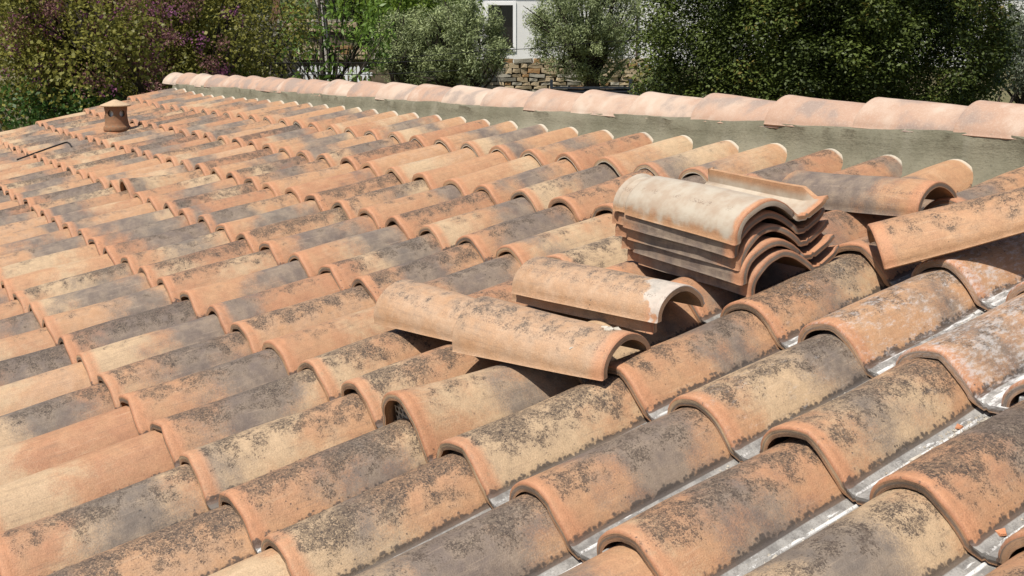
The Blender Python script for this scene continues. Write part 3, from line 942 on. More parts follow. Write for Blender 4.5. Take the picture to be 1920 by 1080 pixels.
for i in range(1000):
    k = random.choice([33, 34, 35, 35, 36, 36, 36, 37])
    r_ = random.choice([0, 0, 1, 1, 1, 2, 2])
    fy = random.betavariate(3, 1.2)
    a = random.uniform(.0012, .0036)
    c = Vector((k * W + W / 2 + random.gauss(0, .012) + uneven(k, r_)[0], (r_ + fy) * L, pan_z(k, r_, fy) + a * .3))
    b = len(cv)
    for d in ((1, 0, 0), (-1, .2, 0), (0, 1, 0), (.1, -1, 0), (0, 0, .8), (0, 0, -.8)):
        cv.append(c + Vector(d) * a * random.uniform(.7, 1.3))
    cf += [(b + i0, b + i1, b + i2) for i0, i1, i2 in ((0, 2, 4), (2, 1, 4), (1, 3, 4), (3, 0, 4), (2, 0, 5), (1, 2, 5), (3, 1, 5), (0, 3, 5))]
o = link('mortar_crumbs', mesh_from('mortar_crumbs', cv, cf, M_CRUMB), None, RP)
tag(o, 'pale mortar crumbs scattered in the pans of the roof at the right', 'crumbs', kind='stuff')

# ------------------------------------------------------------------ chimney cowl and the rod
base = RP @ Vector((1.47, 0.905, -0.075))
cw = thing('chimney_cowl', 'small terracotta chimney cowl with round holes and conical cap standing on the roof', 'chimney', Matrix.Translation(base) @ Matrix.Diagonal((1.03, 1.03, .93, 1)))
MB().lathe([(.088, -.03), (.082, .03), (.078, .052), (.062, .054)], 28).build('base_collar', simple('collar_clay', (.44, .19, .09), (.52, .25, .13), 9), cw, smooth=True)
pv, pf = [], []
NSEG = 96


def pot_r(z):
    pts = [(.054, .078), (.060, .082), (.085, .080), (.090, .073), (.14, .066), (.19, .066), (.226, .070)]
    return float(np.interp(z, [p[0] for p in pts], [p[1] for p in pts]))


zs = [.054, .058, .062, .083, .087, .092, .11, .125, .14] + list(np.linspace(.148, .206, 22)) + [.215, .226]
hole = [math.radians(a) for a in (-45, 19, 79, 139, 199, 259)]
HZ, HRX, HRZ = .176, .0185, .0225
grid = {}
for ring, dr in ((0, 0), (1, -.010)):
    for iz, z in enumerate(zs):
        for sg in range(NSEG):
            a = 2 * math.pi * sg / NSEG
            zz, aa = z, a
            for hc in hole:                      # pull the nearest vertices on to the rim of the hole
                da = (a - hc + math.pi) % (2 * math.pi) - math.pi
                ex_, ez_ = da * .066 / HRX, (z - HZ) / HRZ
                q = math.hypot(ex_, ez_)
                if .80 < q < 1.22:
                    aa = hc + da / q
                    zz = HZ + (z - HZ) / q
            grid[(ring, iz, sg)] = len(pv)
            pv.append(((pot_r(z) + dr) * math.cos(aa), (pot_r(z) + dr) * math.sin(aa), zz))


def in_hole(z, a):
    for hc in hole:
        da = (a - hc + math.pi) % (2 * math.pi) - math.pi
        if (da * .066 / HRX) ** 2 + ((z - HZ) / HRZ) ** 2 < .96:
            return True
    return False


for iz in range(len(zs) - 1):
    for sg in range(NSEG):
        if in_hole((zs[iz] + zs[iz + 1]) / 2, 2 * math.pi * (sg + .5) / NSEG):
            continue
        s2 = (sg + 1) % NSEG
        pf.append((grid[(0, iz, sg)], grid[(0, iz, s2)], grid[(0, iz + 1, s2)], grid[(0, iz + 1, sg)]))
        pf.append((grid[(1, iz, sg)], grid[(1, iz + 1, sg)], grid[(1, iz + 1, s2)], grid[(1, iz, s2)]))
link('pot', mesh_from('pot', pv, pf, M_COWL, True, 40), cw)
MB().lathe([(.001, .10), (.046, .10), (.046, .224), (.001, .224)], 20).build('bright_core', M_BRIGHT_CORE, cw, smooth=True)  # pale core added inside the pot so its holes look brightly lit
MB().lathe([(.001, .222), (.086, .222), (.092, .227), (.089, .233), (.05, .250), (.022, .262), (.009, .268), (.001, .269)], 32).build('cap', M_CAP, cw, smooth=True, sharp=35)

rod = [Vector((1.70, .25, -.006)), Vector((1.69, .33, .0)), Vector((1.68, .44, .008)), Vector((1.675, .545, .014)), Vector((1.672, .560, .012)), Vector((1.70, .566, .004)), Vector((1.735, .566, -.016))]
o = MB().tube(rod, .0052, 8).build('bent_rod', M_ROD, None, RP, True)
tag(o, 'bent black metal rod lying across the tiles at the far left', 'rod')


# ------------------------------------------------------------------ plants
def leaf_cloud(clumps, n_per, size, ratio, seed, up=.35, shell=.45, rnd=.9, droop=0.0):
    """leaf-shaped quads spread through a list of (centre, radii) clumps"""
    r = np.random.default_rng(seed)
    P, Nn = [], []
    tone = []
    for (c, rad) in clumps:
        rad = np.array(rad if hasattr(rad, '__len__') else (rad, rad, rad), float)
        n = int(n_per * float(np.mean(rad ** 2)))
        d = r.normal(size=(n, 3))
        d /= np.linalg.norm(d, axis=1)[:, None]
        q = shell + (1.08 - shell) * r.random(n) ** .7
        P.append(np.array(c) + d * q[:, None] * rad)
        Nn.append(d)
        tone.append(np.clip(r.random() * .65 + r.random(n) * .40, 0, 1))
    P = np.concatenate(P)
    d = np.concatenate(Nn)
    tone = np.concatenate(tone)
    n = len(P)
    nr = d * .6 + r.normal(size=(n, 3)) * rnd * .6 + np.array([0, 0, up])
    nr /= np.linalg.norm(nr, axis=1)[:, None]
    t = np.cross(nr, r.normal(size=(n, 3)))
    t[:, 2] -= droop
    t /= np.linalg.norm(t, axis=1)[:, None]
    b = np.cross(nr, t)
    s = size * (.6 + .7 * r.random(n))[:, None]
    V = np.stack([P - t * s * .5, P + b * s * ratio * .5 - t * s * .05, P + t * s * .5, P - b * s * ratio * .5 - t * s * .05], 1).reshape(-1, 3)
    return V, tone


def quads_mesh(name, V, tone, mat):
    n = len(V) // 4
    me = bpy.data.meshes.new(name)
    me.vertices.add(n * 4)
    me.vertices.foreach_set('co', np.asarray(V, np.float32).ravel())
    me.loops.add(n * 4)
    me.loops.foreach_set('vertex_index', np.arange(n * 4, dtype=np.int32))
    me.polygons.add(n)
    me.polygons.foreach_set('loop_start', np.arange(0, n * 4, 4, dtype=np.int32))
    a = me.attributes.new('leaf', 'FLOAT', 'POINT')
    a.data.foreach_set('value', np.repeat(tone, 4).astype(np.float32))
    me.materials.append(mat)
    me.update(calc_edges=True)
    return me


def crown_clumps(c, rad, n, size, seed, shell=.35, flat=1.0):
    r = np.random.default_rng(seed)
    out = []
    for i in range(n):
        d = r.normal(size=3)
        d /= np.linalg.norm(d)
        q = (shell + (1 - shell) * r.random()) ** .6
        s = size * r.uniform(.55, 1.35)
        out.append((np.array(c) + d * q * np.array(rad), (s, s, s * flat)))
    return out


def limbs(mb, base, clumps, seed, rad=.07, n=14, fork=.45, seg=6):
    r = random.Random(seed)
    base = Vector(base)
    top = Vector(np.mean([c for c, _ in clumps], axis=0))
    fk = base.lerp(top, fork) + Vector((r.uniform(-.1, .1), r.uniform(-.1, .1), 0))
    mb.tube([base - Vector((0, 0, .3)), base.lerp(fk, .5) + Vector((r.uniform(-.06, .06), r.uniform(-.06, .06), 0)), fk], [rad * 1.25, rad, rad * .8], 9)
    ch = r.sample(clumps, min(n, len(clumps)))
    for c, s in ch:
        c = Vector(c)
        st = base.lerp(fk, r.uniform(.75, 1))
        mid = st.lerp(c, .5) + Vector((r.uniform(-.2, .2), r.uniform(-.2, .2), r.uniform(-.05, .25)))
        mb.tube([st, mid, c], [rad * .5, rad * .3, rad * .08], seg)
        for q in range(2):
            e = c + Vector((r.uniform(-.4, .4), r.uniform(-.4, .4), r.uniform(-.1, .45)))
            mb.tube([mid, mid.lerp(e, .6) + Vector((r.uniform(-.1, .1),) * 3), e], [rad * .2, rad * .12, rad * .04], 5)


def tree(name, label, cat, base, clumps, n_per, size, ratio, mat, bark, seed, rad=.07, nl=14, fork=.45, group=None, up=.35, shell=.45, rnd=.9, extra_limbs=None, droop=0.0):
    root = thing(name, label, cat, Matrix.Translation(base), group)
    loc = Matrix.Translation(-Vector(base))
    V, tn = leaf_cloud(clumps, n_per, size, ratio, seed, up, shell, rnd, droop)
    link('foliage', quads_mesh('foliage', V, tn, mat), root, loc)['kind'] = 'stuff'
    mb = MB()
    limbs(mb, base, clumps, seed, rad, nl, fork)
    for pts, rr in (extra_limbs or []):
        mb.tube(pts, rr, 7)
    mb.build('trunk', bark, root, loc, True)
    return root


def gpoint(px, dist):
    p = spot(px, 100, dist)
    return Vector((p.x, p.y, ground_z(p.x, p.y)))


L_EVER = leaf_material('holm_oak_leaf', (0.013, 0.021, 0.004), (0.112, 0.145, 0.030), .2, .22, .5, dry=(.16, .13, .03))
L_RED = leaf_material('redbud_leaf', (0.085, 0.092, 0.018), (0.33, 0.31, 0.068), .4, .3, .5, dry=(.2, .10, .04))
L_FLOWER = leaf_material('redbud_flower', (0.16, 0.04, 0.11), (0.50, 0.21, 0.36), .4, .2, .6)
L_BUD = leaf_material('redbud_pod', (0.13, 0.055, 0.055), (0.30, 0.155, 0.14), .3, .2, .6)
L_FIG = leaf_material('ash_leaf', (0.06, 0.12, 0.018), (0.23, 0.35, 0.06), .4, .35, .45)
L_LIME = leaf_material('spring_leaf', (0.06, 0.115, 0.012), (0.22, 0.30, 0.04), .42, .3, .5)
L_OLIVE = leaf_material('olive_leaf', (0.095, 0.122, 0.046), (0.37, 0.42, 0.19), .2, .35, .5)
L_OLIVE2 = leaf_material('pale_olive_leaf', (0.07, 0.085, 0.05), (0.24, 0.27, 0.185), .25, .35, .5)
L_SHRUB = leaf_material('shrub_leaf', (0.03, 0.07, 0.012), (0.13, 0.23, 0.05), .35, .35, .5)
L_WOOD = leaf_material('far_leaf', (0.05, 0.075, 0.028), (0.17, 0.20, 0.09), .3, .2, .6)
L_GREY = leaf_material('scrub_leaf', (0.10, 0.095, 0.065), (0.21, 0.195, 0.14), .3, .2, .6)


def c_at(px, py, dist, up=0):
    p = spot(px, py, dist)
    return np.array((p.x, p.y, p.z + up))


# evergreen holm oak on the right
D = 15.5
cl = crown_clumps(c_at(1540, 20, D), (2.62, 2.4, 2.4), 620, .225, 1, .80) + crown_clumps(c_at(1535, 20, D + .3), (2.05, 1.7, 1.9), 210, .5, 3, .3)
hx = [(1230, 150), (1260, 60), (1290, 170), (1380, 185), (1480, 190), (1590, 190), (1700, 195), (1790, 175), (1830, 110), (1850, 40), (1210, 100), (1235, 20), (1770, 205), (1850, 160), (1660, 160), (1440, 150), (1215, 180), (1300, 200), (1430, 205), (1540, 205), (1640, 210), (1350, 130), (1550, 140), (1740, 130), (1870, 90), (1875, 130), (1868, 60), (1840, 190), (1815, 205), (1205, 140), (1200, 60)]
cl += [(c_at(x, y, D + .5), .42) for x, y in ((1790, 30), (1830, 60), (1850, 110), (1840, 150), (1800, 100), (1790, 160), (1815, 10), (1830, -20), (1250, 40), (1240, 100), (1250, 150), (1225, 180))]
cl += [(c_at(x, y, D - .9 + .4 * math.sin(x)), .27) for x, y in hx]
tree('holm_oak', 'big dense dark green evergreen tree behind the ridge at the right', 'tree', gpoint(1545, D), cl, 4300, .054, .55, L_EVER, M_BARK, 2, .16, 10, .35, up=.7, shell=.35, rnd=.5)

# redbud with purple flowers at the left
D = 12.6
cl = crown_clumps(c_at(225, 30, D), (2.55, 2.0, 1.75), 300, .32, 5, .25)
cl += [(c_at(x, y, D - .6), .34) for x, y in ((20, 150), (70, 190), (140, 170), (200, 170), (330, 150), (420, 130), (460, 90), (90, 130), (370, 80), (30, 60), (480, 140), (300, 110))]
base = gpoint(272, D)
ex = [([base, c_at(270, 165, D), c_at(262, 110, D), c_at(225, 70, D), c_at(170, 10, D)], [.11, .085, .07, .05, .025]),
      ([c_at(268, 140, D), c_at(300, 80, D), c_at(330, 10, D), c_at(345, -60, D)], [.06, .05, .035, .02]),
      ([c_at(180, 100, D - .5), c_at(120, 76, D - .5), c_at(60, 40, D - .6)], [.03, .022, .012]),
      ([c_at(110, 216, D - 1), c_at(88, 195, D - 1), c_at(62, 170, D - 1.1), c_at(70, 120, D - 1.1)], [.05, .045, .03, .015]),
      ([c_at(110, 216, D - 1), c_at(130, 260, D - .8), gpoint(150, D - .6)], [.05, .06, .07])]
t = tree('redbud_tree', 'tree with purple blossom and young green leaves at the left', 'tree', base, cl, 2700, .042, .85, L_RED, M_BARK, 6, .10, 46, .45, up=.45, shell=.2, rnd=.75, extra_limbs=ex)
fl = [(c_at(x, y, D - 1.2), s) for x, y, s in ((222, 35, .12), (230, 55, .12), (214, 66, .10), (238, 70, .15), (250, 78, .16), (262, 60, .12), (285, 20, .14), (290, 45, .13), (282, 70, .14), (278, 100, .13), (285, 112, .09),
      (313, 25, .09), (440, 22, .09), (420, 25, .07), (300, 3, .12), (350, 70, .10), (325, 72, .08), (295, 90, .10), (60, 30, .12), (75, 50, .13), (100, 60, .10), (30, 45, .12), (20, 85, .13), (25, 95, .10), (70, 125, .09),
      (75, 150, .10), (160, 28, .07), (420, 135, .12), (410, 140, .10), (10, 135, .08), (110, 15, .08), (25, 30, .10), (375, 95, .08), (455, 40, .07), (245, 100, .12), (255, 40, .10), (305, 60, .12))]
fl += crown_clumps(c_at(225, 40, D - .9), (2.4, .9, 1.0), 46, .085, 9, .1)
V, tn = leaf_cloud(fl, 7000, .026, .8, 12, .0, .0, 1.2)
link('blossom', quads_mesh('blossom', V, tn, L_FLOWER), t, Matrix.Translation(-base))['kind'] = 'stuff'
fl = crown_clumps(c_at(225, 60, D - .8), (2.6, 1.1, 1.1), 90, .13, 19, .1)
V, tn = leaf_cloud(fl, 10500, .032, .45, 13, .2, .0, 1.2)
link('seed_pods', quads_mesh('seed_pods', V, tn, L_BUD), t, Matrix.Translation(-base))['kind'] = 'stuff'

# shrubs below the verge at the left
for i, (px, py, dd, s, lb) in enumerate(((15, 245, 11.2, .62, 'leafy green shrub below the roof edge at the far left'), (170, 215, 11.6, .40, 'low green shrub behind the chimney cowl'),
                                         (400, 185, 12.2, .5, 'dark green bush behind the left end of the ridge'), (-190, 230, 11.2, .7, 'leafy green shrub beyond the left edge'))):
    c = c_at(px, py, dd)
    g0 = gpoint(px, dd)
    cl = crown_clumps(c, (s * 1.3, s * 1.1, s * .8), 34, .22, 30 + i, .3) + crown_clumps((c + np.array(g0)) / 2, (s, s, s), 16, .3, 50 + i, .3)
    tree('green_shrub', lb, 'shrub', g0, cl, 1500, .055, .6, L_SHRUB, M_BARK, 33 + i, .04, 10, .5, group='shrubs along the roof verge')

# leafy green young tree (divided leaves) in the middle left
D = 17.5
cl = [(c_at(x, y, D + .5 * math.sin(x * .3)), s) for x, y, s in ((545, 30, .22), (570, 20, .22), (600, 50, .2), (560, 60, .2), (640, 25, .26), (660, 60, .25), (690, 45, .25), (620, 80, .2), (580, 95, .18), (545, 80, .15), (690, 90, .24), (700, 120, .2),
      (650, 105, .18), (620, 120, .2), (605, 140, .18), (560, 105, .15), (700, 75, .25), (665, 140, .13), (720, 100, .2), (535, 60, .12), (705, 20, .25), (610, 10, .25), (585, 130, .13), (560, 140, .1), (635, 150, .12), (525, 100, .14), (515, 85, .12), (725, 60, .18), (690, 140, .12))]
cl += [(c_at(600 + 60 * math.sin(i * 2.1), -30 - 12 * i, D), .28) for i in range(9)]
b = gpoint(606, D)
ex = [([b, c_at(606, 150, D), c_at(604, 100, D), c_at(600, 40, D), c_at(596, -60, D)], [.06, .05, .04, .03, .015]), ([b, c_at(630, 150, D), c_at(655, 120, D), c_at(680, 70, D)], [.045, .035, .028, .015])]
tree('young_ash', 'slender tree with bright divided green leaves in front of the white picket fence', 'tree', b, cl, 1150, .13, .30, L_FIG, M_BARK, 8, .05, 18, .5, up=.5, shell=.2, rnd=1.0, extra_limbs=ex, droop=.3)

# olives
OL = [('left olive of the row, its thick trunk dark against the stone wall', 762, 95, 21.5, (.62, .6, .75), 756, .12, (772, 140)),
      ('middle olive of the row, tallest of the three by the stone wall', 838, 75, 21.0, (.62, .6, .95), 838, .09, None),
      ('round silvery olive in front of the white house window', 895, 85, 20.4, (.66, .6, .78), 884, .06, (925, 130))]
for i, (lb, px, py, D, rad, tx, tr, fk) in enumerate(OL):
    cl = crown_clumps(c_at(px, py, D), rad, 78, .19, 70 + i, .35)
    b = gpoint(tx, D)
    ex = [([b, c_at(tx, 165, D), c_at(tx + 2, 130, D), c_at(px, 95, D)], [tr * 1.3, tr * 1.1, tr * .8, tr * .4])]
    if fk:
        ex.append(([c_at(tx, 165, D), c_at((tx + fk[0]) / 2 + 4, 150, D), c_at(fk[0], fk[1], D), c_at(fk[0] + 16, fk[1] - 40, D)], [tr * .8, tr * .6, tr * .5, tr * .2]))
    tree('olive_tree', lb, 'olive tree', b, cl, 5200, .08, .22, L_OLIVE, M_BARK, 75 + i, tr, 16, .5, group='olive trees', up=.3, shell=.15, rnd=.75, extra_limbs=ex)
D = 23.5
cl = crown_clumps(c_at(1100, 35, D), (1.30, 1.1, 1.25), 230, .23, 81, .3)
cl += [(c_at(x, y, D - .3), .2) for x, y in ((1010, 70), (1000, 90), (1020, 110), (1035, 125), (1060, 135), (1010, 30), (1090, 140), (1130, 145), (1165, 125), (1180, 60), (1175, 100), (1150, 130), (995, 40))]
b = gpoint(1108, D)
ex = [([b, c_at(1112, 165, D), c_at(1105, 120, D), c_at(1098, 70, D), c_at(1080, 20, D)], [.2, .16, .12, .09, .04]),
      ([c_at(1112, 150, D), c_at(1132, 110, D), c_at(1135, 60, D), c_at(1150, 0, D)], [.13, .1, .07, .03]),
      ([c_at(1105, 130, D), c_at(1080, 115, D), c_at(1060, 80, D), c_at(1040, 30, D)], [.09, .07, .05, .02]),
      ([c_at(1128, 160, D), c_at(1150, 135, D), c_at(1176, 110, D)], [.05, .04, .02])]
tree('olive_tree', 'large grey green olive with dark branching trunks right of the white house window', 'olive tree', b, cl, 3600, .085, .22, L_OLIVE, M_BARK, 82, .12, 30, .5, group='olive trees', up=.3, shell=.15, rnd=.75, extra_limbs=ex)
D = 19.5
cl = crown_clumps(c_at(1945, 80, D), (1.0, .8, 1.05), 130, .21, 91, .3)
b = gpoint(1905, D)
ex = [([b, c_at(1885, 205, D), c_at(1900, 185, D), c_at(1925, 150, D), c_at(1940, 100, D)], [.06, .05, .045, .03, .02]), ([c_at(1885, 208, D), c_at(1870, 195, D), c_at(1880, 165, D)], [.03, .025, .012])]
tree('olive_tree', 'pale silvery olive at the right edge beside the dark evergreen', 'olive tree', b, cl, 5200, .085, .24, L_OLIVE2, M_BARK, 92, .06, 22, .5, group='olive trees', up=.25, shell=.1, rnd=1.0, extra_limbs=ex)

# bright trees behind the olives and the pale trunk
for i, (px, py, D, rad, n, lb, mat) in enumerate(((800, 15, 27, (1.6, 1.2, 1.0), 110, 'bright spring green tree behind the olives, left of the white house', L_LIME),
                                                  (690, 10, 29, (1.2, 1.0, 1.2), 70, 'light green tree behind the slender ash', L_LIME),
                                                  (420, 30, 24, (1.6, 1.3, 1.2), 80, 'grey green tree behind the redbud, left of the pale trunk', L_WOOD),
                                                  (60, -20, 22, (2.2, 1.4, 1.3), 100, 'green tree behind the redbud at the far left', L_WOOD),
                                                  (230, 20, 23, (1.8, 1.4, 1.3), 80, 'grey green tree directly behind the redbud', L_WOOD),
                                                  (500, 100, 22, (.55, .5, .6), 30, 'low grey scrub left of the dark fence post', L_GREY),
                                                  (1880, -10, 40, (3, 2, 2.2), 80, 'green tree far behind the evergreen at the right', L_WOOD))):
    cl = crown_clumps(c_at(px, py, D), rad, n, .34, 100 + i, .3)
    tree('broadleaf_tree', lb, 'tree', gpoint(px, D), cl, 800, .12, .5, mat, M_BARK, 110 + i, .10, 16, .5, group='trees behind', shell=.2)
D = 24
b = gpoint(608, D)
root = thing('bare_tree', 'bare pale barked tree trunk rising behind the slender ash', 'tree', Matrix.Translation(b))
MB().tube([b - Vector((0, 0, .2)), c_at(612, 90, D), c_at(606, 50, D), c_at(603, 20, D), c_at(612, -10, D), c_at(606, -80, D)], [.10, .09, .075, .085, .08, .05], 9) \
    .tube([c_at(606, 30, D), c_at(590, -5, D), c_at(575, -60, D)], [.04, .03, .015], 7).build('trunk', M_BARK_PALE, root, Matrix.Translation(-b), True)
D = 23
b = gpoint(518, D)
root = thing('bare_shrub', 'bare reddish brown branches standing together above the stone terrace', 'shrub', Matrix.Translation(b))
mb = MB()
for x0, x1, x2 in ((505, 516, 524), (522, 517, 512), (530, 519, 517), (512, 518, 530), (545, 524, 500), (495, 512, 520)):
    mb.tube([c_at(x0, 90, D), c_at((x0 + x1) / 2, 50, D), c_at(x1, 22, D), c_at(x2, -20, D)], [.035, .03, .025, .01], 6)
mb.tube([b, c_at(518, 90, D)], [.05, .04], 6)
mb.build('branches', M_BARK_RED, root, Matrix.Translation(-b), True)

# wooded hillside far behind
cl = []
rr = np.random.default_rng(77)
for i in range(620):
    t = rr.uniform(36, 110)
    s = rr.uniform(-.62, .62) * t
    p = Vector((CW.x, CW.y, 0)) + FH * t + RH * s
    z = ground_z(p.x, p.y)
    if 30 < t < 42 and -1.5 < s < 22:
        continue
    q = rr.uniform(.8, 1.9)
    cl.append(((p.x, p.y, z + q * .8), (q, q, q * .9)))
V, tn = leaf_cloud(cl, 95, .30, .6, 78, .3, .5, 1.0)
o = link('wooded_hillside', quads_mesh('wooded_hillside', V, tn, L_WOOD))
tag(o, 'wooded green hillside behind the houses and trees', 'woods', kind='stuff')
cl = []
for i in range(260):
    t = rr.uniform(19, 30)
    s = rr.uniform(-.55, -.16) * t
    p = Vector((CW.x, CW.y, 0)) + FH * t + RH * s
    z = ground_z(p.x, p.y)
    cl.append(((p.x, p.y, z + .15), (.45, .45, rr.uniform(.2, .6))))
V, tn = leaf_cloud(cl, 260, .13, .35, 79, .1, .2, 1.0)
o = link('undergrowth', quads_mesh('undergrowth', V, tn, L_GREY))
tag(o, 'dry grey green undergrowth on the slope behind the redbud', 'undergrowth', kind='stuff')

# ------------------------------------------------------------------ stone walls
def stone_mesh(seed):
    rr = np.random.default_rng(seed)
    vs = []
    for zx in (-.5, .5):
        for (x, y) in ((-.5, -.5), (0, -.56), (.5, -.5), (.5, .5), (-.5, .5)):
            vs.append((x * rr.uniform(.74, 1.04), y * rr.uniform(.8, 1.15), zx * rr.uniform(.62, 1.08)))
    fs = [(4, 3, 2, 1, 0), (5, 6, 7, 8, 9)] + [(i, (i + 1) % 5, 5 + (i + 1) % 5, 5 + i) for i in range(5)]
    return fs, vs


STONES = []
for i in range(9):
    fs, vs = stone_mesh(200 + i)
    STONES.append(mesh_from('stone', vs, fs, (M_STONE, M_STONE, M_STONE2, M_STONE, M_STONE3, M_STONE2)[i % 6]))


def stone_wall(name, label, px0, px1, ytop, ybot, dist, course, seed, group=None, depth=.35):
    a, b = spot(px0, ybot, dist), spot(px1, ybot, dist)
    zt = spot(px0, ytop, dist).z
    z0 = a.z
    b.z = z0
    ax = (b - a).normalized()
    ang = math.atan2(ax.y, ax.x)
    root = thing(name, label, 'wall', Matrix.Translation(a) @ Matrix.Rotation(ang, 4, 'Z'), group)
    ln = (b - a).length
    MB().box((ln / 2, depth * .55, (zt - z0) / 2 - .35), (ln, depth * .8, zt - z0 + .65)).build('core', M_JOINT, root)
    rn = random.Random(seed)
    z = 0.0
    while z < zt - z0 - .03:
        h = course * rn.uniform(.7, 1.3)
        x = rn.uniform(-.3, 0)
        while x < ln:
            w = rn.uniform(1.3, 4.4) * course
            if x + w > 0:
                o = link('stone', STONES[rn.randrange(9)], root, Matrix.Translation((x + w / 2, depth * .18 + rn.uniform(-.035, .02), z + h / 2)) @
                         Euler((0, rn.uniform(-.09, .09), rn.uniform(-.08, .08))).to_matrix().to_4x4() @ Matrix.Diagonal((w * .985, depth * .6, h * 1.04 * rn.uniform(.8, 1.15), 1)))
            x += w
        z += h
    return root


stone_wall('stone_wall', 'dry stone retaining wall under the white house', 735, 1185, 116, 194, 28.5, .125, 4)
stone_wall('terrace_wall', 'upper rubble terrace wall of orange and beige stones seen through the slender tree', 505, 660, 36, 60, 27.5, .11, 5, 'terrace walls')
stone_wall('terrace_wall', 'lower rubble terrace wall of beige stones above the picket fence', 500, 735, 84, 112, 26.5, .10, 6, 'terrace walls')

# ------------------------------------------------------------------ white house
D = 33.0
p0 = spot(900, 118, D)
yw = math.atan2(RH.y, RH.x)
wh = thing('white_house', 'white plastered house with a dark window standing above the stone wall', 'house', Matrix.Translation((p0.x, p0.y, p0.z - .5)) @ Matrix.Rotation(yw, 4, 'Z'))
sc = D / F_PX


def hx_(px):
    return (px - 900) * sc


zb = -.5


def hz_(py):
    return (118 - py) * sc + .5


wx0, wx1, wz0, wz1 = hx_(915), hx_(961), hz_(92), hz_(15)
XE, ZT = hx_(2100), 3.6
mb = MB()
mb.box(((wx0 - .55) / 2, 3, ZT / 2 - .25), (wx0 + .55, 6, ZT + .5)) if False else None
# front wall around the window opening
tw = .3
for (x0, x1, z0, z1) in ((-.25, wx0, -.5, ZT), (wx1, XE, -.5, ZT), (wx0, wx1, -.5, wz0), (wx0, wx1, wz1, ZT)):
    mb.box(((x0 + x1) / 2, tw / 2, (z0 + z1) / 2), (x1 - x0, tw, z1 - z0))
mb.box((-.10, 3.3, (ZT - .5) / 2), (.3, 6, ZT + .5))
mb.box((XE - .15, 3.3, (ZT - .5) / 2), (.3, 6, ZT + .5))
mb.build('wall', M_WHITE, wh)
fr = MB()
e = .095
fr.box((wx1 + e / 2 - .01, -.005, (wz0 + wz1) / 2), (e, .07, wz1 - wz0 + 2 * e)).box((wx0 - e / 2 + .01, -.005, (wz0 + wz1) / 2), (e, .07, wz1 - wz0 + 2 * e)) \
    .box(((wx0 + wx1) / 2, -.006, wz1 + e / 2 - .01), (wx1 - wx0 - .02, .07, e))
win = fr.build('window', M_FRAME, wh)
MB().box(((wx0 + wx1) / 2, -.01, wz0 - .02), (wx1 - wx0 - .02, .12, .05)).build('sill', M_FRAME, win)
MB().box(((wx0 + wx1) / 2, .24, (wz0 + wz1) / 2), (wx1 - wx0 + .1, .02, wz1 - wz0 + .1)).build('pane', M_PANE, win)
MB().box(((wx0 + wx1) / 2, .20, (wz0 + wz1) / 2), (.035, .03, wz1 - wz0)).build('mullion', simple('brown_wood', (.05, .03, .02), (.07, .045, .03), 12), win)
MB().box(((XE - .25) / 2, 2.75, ZT + .08), (XE + .9, 6.6, .16)).build('roof_slab', M_FRAME, wh)
MB().tube([(hx_(1186), -.06, -.4), (hx_(1186), -.06, ZT)], .032, 8).build('downpipe', simple('brown_pipe', (.07, .05, .04), (.09, .065, .05), 8), wh)

# ------------------------------------------------------------------ picket fence, anthracite fence
D = 23.0
a = spot(512, 171, D)
pf_ = thing('picket_fence', 'white wooden picket fence behind the ridge at the left', 'fence', Matrix.Translation(a) @ Matrix.Rotation(yw, 4, 'Z'))
sc = D / F_PX
pic = mesh_from('picket', [(-.027, 0, -.42), (.027, 0, -.42), (.027, .02, -.42), (-.027, .02, -.42), (-.027, 0, .50), (.027, 0, .50), (.027, .02, .50), (-.027, .02, .50), (0, 0, .54), (0, .02, .54)],
                [(3, 2, 1, 0), (0, 1, 5, 8, 4), (2, 3, 7, 9, 6), (1, 2, 6, 5), (3, 0, 4, 7), (5, 6, 9, 8), (7, 4, 8, 9)], M_PICKET)
n = int(185 * sc / .093)
for i in range(n):
    if 2 <= i <= 3:
        continue
    link('picket', pic, pf_, Matrix.Translation((i * .093 + random.uniform(-.006, .006), 0, random.uniform(-.015, .015))) @ Euler((0, random.uniform(-.03, .03), 0)).to_matrix().to_4x4())
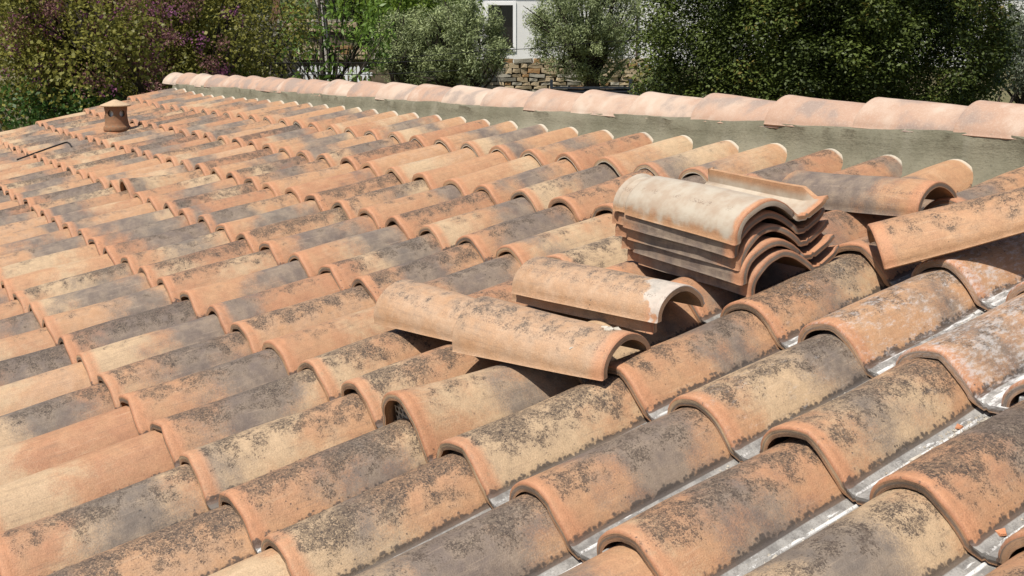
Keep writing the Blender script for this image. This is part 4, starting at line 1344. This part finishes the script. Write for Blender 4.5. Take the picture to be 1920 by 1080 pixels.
for z in (.10, .36):
    MB().box((n * .0465, .035, z), (n * .093, .026, .07)).build('rail', M_PICKET, pf_)
MB().box((hx_(0) * 0 + (551 - 512) * sc, .02, -.04), (.075, .07, 1.22)).build('post', M_DARKFENCE, pf_)
D = 19.0
sc = D / F_PX
a = spot(1034, 165, D)
df = thing('anthracite_fence', 'dark anthracite metal fence panels behind the ridge below the large olive', 'fence', Matrix.Translation(a) @ Matrix.Rotation(yw, 4, 'Z'))
MB().box(((1178 - 1034) * sc / 2, .02, -.58), ((1178 - 1034) * sc, .03, 1.12)).build('panel', M_DARKFENCE, df)
MB().box(((1178 - 1034) * sc / 2, .0, .005), ((1178 - 1034) * sc + .04, .09, .035)).build('top_rail', M_DARKFENCE, df)
MB().box(((1178 - 1034) * sc / 2, -.01, -.06), ((1178 - 1034) * sc, .05, .025)).build('rail', M_DARKFENCE, df)
MB().box((0, 0, -.60), (.05, .06, 1.50)).build('post', M_DARKFENCE, df)
MB().box(((1180 - 1034) * sc, 0, -.60), (.07, .08, 1.50)).build('post', M_DARKFENCE, df)
MB().box(((1182 - 1034) * sc + .55, .02, -.55), (1.0, .03, 1.16)).build('panel', M_DARKFENCE, df)
MB().box(((1182 - 1034) * sc + .55, .0, .055), (1.04, .09, .035)).build('top_rail', M_DARKFENCE, df)

# ------------------------------------------------------------------ overhead cables
for (pts, lb) in ((((-300, 95, 13.5), (0, 105, 14.0), (120, 110, 14.2), (260, 114, 14.6), (430, 118, 15), (700, 118, 15.5), (860, 112, 16)), 'thin black overhead cable crossing the redbud, upper of the two at the left'),
                  (((-300, 120, 14.5), (240, 134, 15), (480, 141, 15.5), (720, 139, 16), (860, 132, 16.4)), 'thin black overhead cable just above the ridge, lower of the two at the left'),
                  (((700, 112, 16), (930, 94, 17), (1000, 91, 17.4), (1090, 82, 18), (1250, 70, 19)), 'thin black overhead cable crossing below the white house window')):
    o = MB().tube([spot(*p) for p in pts], .0055, 5).build('overhead_cable', M_CABLE, None, None, True)
    tag(o, lb, 'cable', 'overhead cables')
